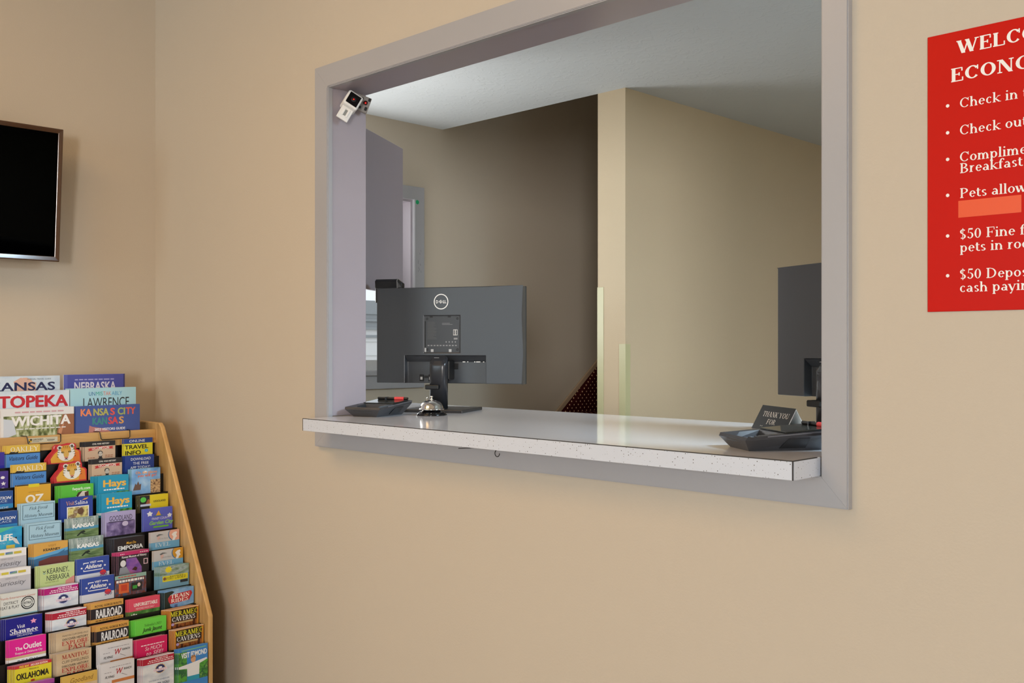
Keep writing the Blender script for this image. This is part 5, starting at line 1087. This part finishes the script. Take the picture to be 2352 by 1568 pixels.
def place(c, i, des, n, label, short, vr, zt_):
    fl = ROW_Z[i] - .226; h = zt_ - fl - .0003; u = ROW_U[i]
    w = W_ if des != 'tiger' else .116
    v = min(vr, 1.737) - w / 2
    roll = math.radians(rb.uniform(-.12, .12))
    o = leaflet('brochure', des, w, h, TH, label, 'brochure', GRP, (u, v, fl + .0003), roll, tig_out if des == 'tiger' else None)
    fan = {3: .0042, 4: .0038, 2: .0042, 5: .0036, 1: .004}.get(n, .003)
    for k in range(1, n + 1):
        copy_tree(o, (u - .0042 * k, v - fan * k + rb.uniform(-.001, .001), fl + .0003), 'spare copy tucked behind the ' + short, 'spare copies behind the ' + short)
for c in range(5):
    for i in range(12):
        des, n, label, short = TAB[c][i]; vr, zt_ = POS[c][i]
        place(c, i, des, n, label, short, vr, zt_)
place(-1, 11, 'white_ca', 1, 'white brochure with dark red capitals at the bottom left photo corner', 'white corner brochure', 1.086, .272)

# magazines standing behind the header
MAG = {
 'kansas': ('8FC4E0', 'C9D8E0', [('N', 0, 0, 10, 14, 'pale'), ('E', 5.0, 2.4, 1.6, 2.2, 'E0B49A'), ('P', [(3.4, .8), (4.4, .2), (6.6, 1.0), (6.2, 3.0), (4.0, 3.0)], 'DDB6A4'), ('T', 'KANSAS', 4.75, 2.1, 1.25, 9.1, '1B1F52', 'b'), ('T', 'OFFICIAL TRAVEL GUIDE', 7.0, .55, .22, 3.4, '3E5A6A', 's')]),
 'nebr': ('4A4FA6', 'E4E4EA', [('T', 'NEBRASKA', 5.2, 2.7, 1.5, 7.0, 'E2E0EC', 'b'), ('R', 0, 0, .6, 14, '5A62B4')] + bars(1.8, 8.4, .75, .2, 'A8A8DC', 51)),
 'topeka': ('A6C2E2', 'C9D8E8', [('N', 0, 0, 10, 14, 'pale'), ('T', 'TOPEKA', 5.0, 2.3, 1.7, 9.7, 'C2202E', 'h'), ('T', 'PEOPLE', 7.4, 3.4, .6, 3.2, '2C4E86', 'b')] + bars(1.6, 5.4, .5, .2, 'E6EEF6', 52)),
 'lawr': ('A8D6E4', 'D4E4E8', [('T', 'LAWRENCE', 5.4, 2.9, 1.5, 7.0, '22262C', 's'), ('T', 'UN', 3.2, 1.15, .62, .95, '2F6FA8', 's'), ('T', 'MIS', 4.3, 1.15, .62, 1.0, '2FA89A', 's'), ('T', 'TAK', 5.5, 1.15, .62, 1.2, 'E0846A', 's'), ('T', 'ABLY', 7.0, 1.15, .62, 1.6, '4E9AC8', 's')]),
 'wich': ('E4E6E8', 'E8E8E8', [('N', .3, 1.05, 10, 14, 'trees'), ('P', [(.3, 1.4), (1.6, 1.6), (2.0, 3.6), (.3, 4.2)], 'CBD6E4'), ('P', [(8.4, 1.05), (10, 1.05), (10, 14), (7.4, 14), (7.6, 3.4)], '9A6646'), ('P', [(7.4, 14), (7.8, 3.3), (8.6, 2.3), (8.0, 4.6)], 'C98E6A'), ('T', 'WICHITA', 5.4, 2.45, 1.35, 8.2, 'F0F2F4', 'h')] + bars(1.8, 8.8, .45, .2, 'D0A8B0', 53) + bars(2.0, 8.8, 2.85, .14, 'E4E8EC', 54)),
 'kc': ('42589E', '6A80C0', [('T', 'KA', 1.5, 1.5, 1.1, 1.7, 'EC8A5A', 'h'), ('T', 'NSA', 3.8, 1.5, 1.1, 2.4, 'B4B25A', 'h'), ('T', 'S', 5.6, 1.5, 1.1, .75, 'E0564A', 'h'), ('T', 'CI', 7.0, 1.5, 1.1, 1.2, 'A8B45E', 'h'), ('T', 'TY', 8.5, 1.5, 1.1, 1.6, 'D8604A', 'h'),
        ('T', 'KAN', 3.6, 2.9, 1.1, 2.3, '3C8A86', 'h'), ('T', 'SA', 5.7, 2.9, 1.1, 1.6, 'D8484A', 'h'), ('T', 'S', 7.0, 2.9, 1.1, .8, 'D8A05A', 'h'), ('P', [(1.8, 4.6), (2.0, 3.0), (2.4, 3.2), (4.4, 3.6), (6.4, 4.6)], 'B87C7A'), ('T', '2023 VISITORS GUIDE', 5.2, 3.85, .38, 4.8, 'F0F2F8', 'b')]),
}
MG = 'visitor magazines behind the rack header'
for nm, u, v0, v1, zt_, n, label in (
  ('kc', -3.6225, 1.455, 1.690, 1.091, 2, 'blue visitor magazine with multicoloured KANSAS CITY letters, front row right'),
  ('wich', -3.6225, 1.203, 1.447, 1.092, 2, 'tree-photo visitor magazine reading WICHITA, front row left'),
  ('lawr', -3.655, 1.447, 1.690, 1.154, 3, 'pale blue visitor magazine with black LAWRENCE letters, middle row right'),
  ('topeka', -3.655, 1.200, 1.443, 1.150, 3, 'pale blue visitor magazine with red TOPEKA letters, middle row left'),
  ('nebr', -3.735, 1.455, 1.678, 1.202, 4, 'violet visitor magazine reading NEBRASKA, back row right'),
  ('kansas', -3.735, 1.199, 1.441, 1.200, 3, 'light blue travel guide with navy KANSAS letters, back row left')):
    w = v1 - v0; h = zt_ - .7925
    DES['_' + nm] = MAG[nm]
    o = leaflet('magazine', '_' + nm, w, h, .003, label, 'magazine', MG, (u, (v0 + v1) / 2, .7925))
    for k in range(1, n + 1):
        dv = -.0035 * k if nm != 'nebr' else (.0045 * k - .004)
        copy_tree(o, (u - .0048 * k, (v0 + v1) / 2 + dv, .7925), 'spare magazine behind the ' + {'kc': 'KANSAS CITY', 'wich': 'WICHITA', 'lawr': 'LAWRENCE', 'topeka': 'TOPEKA', 'nebr': 'NEBRASKA', 'kansas': 'navy-lettered KANSAS'}[nm] + ' one', 'spare magazines behind the %s cover' % nm)
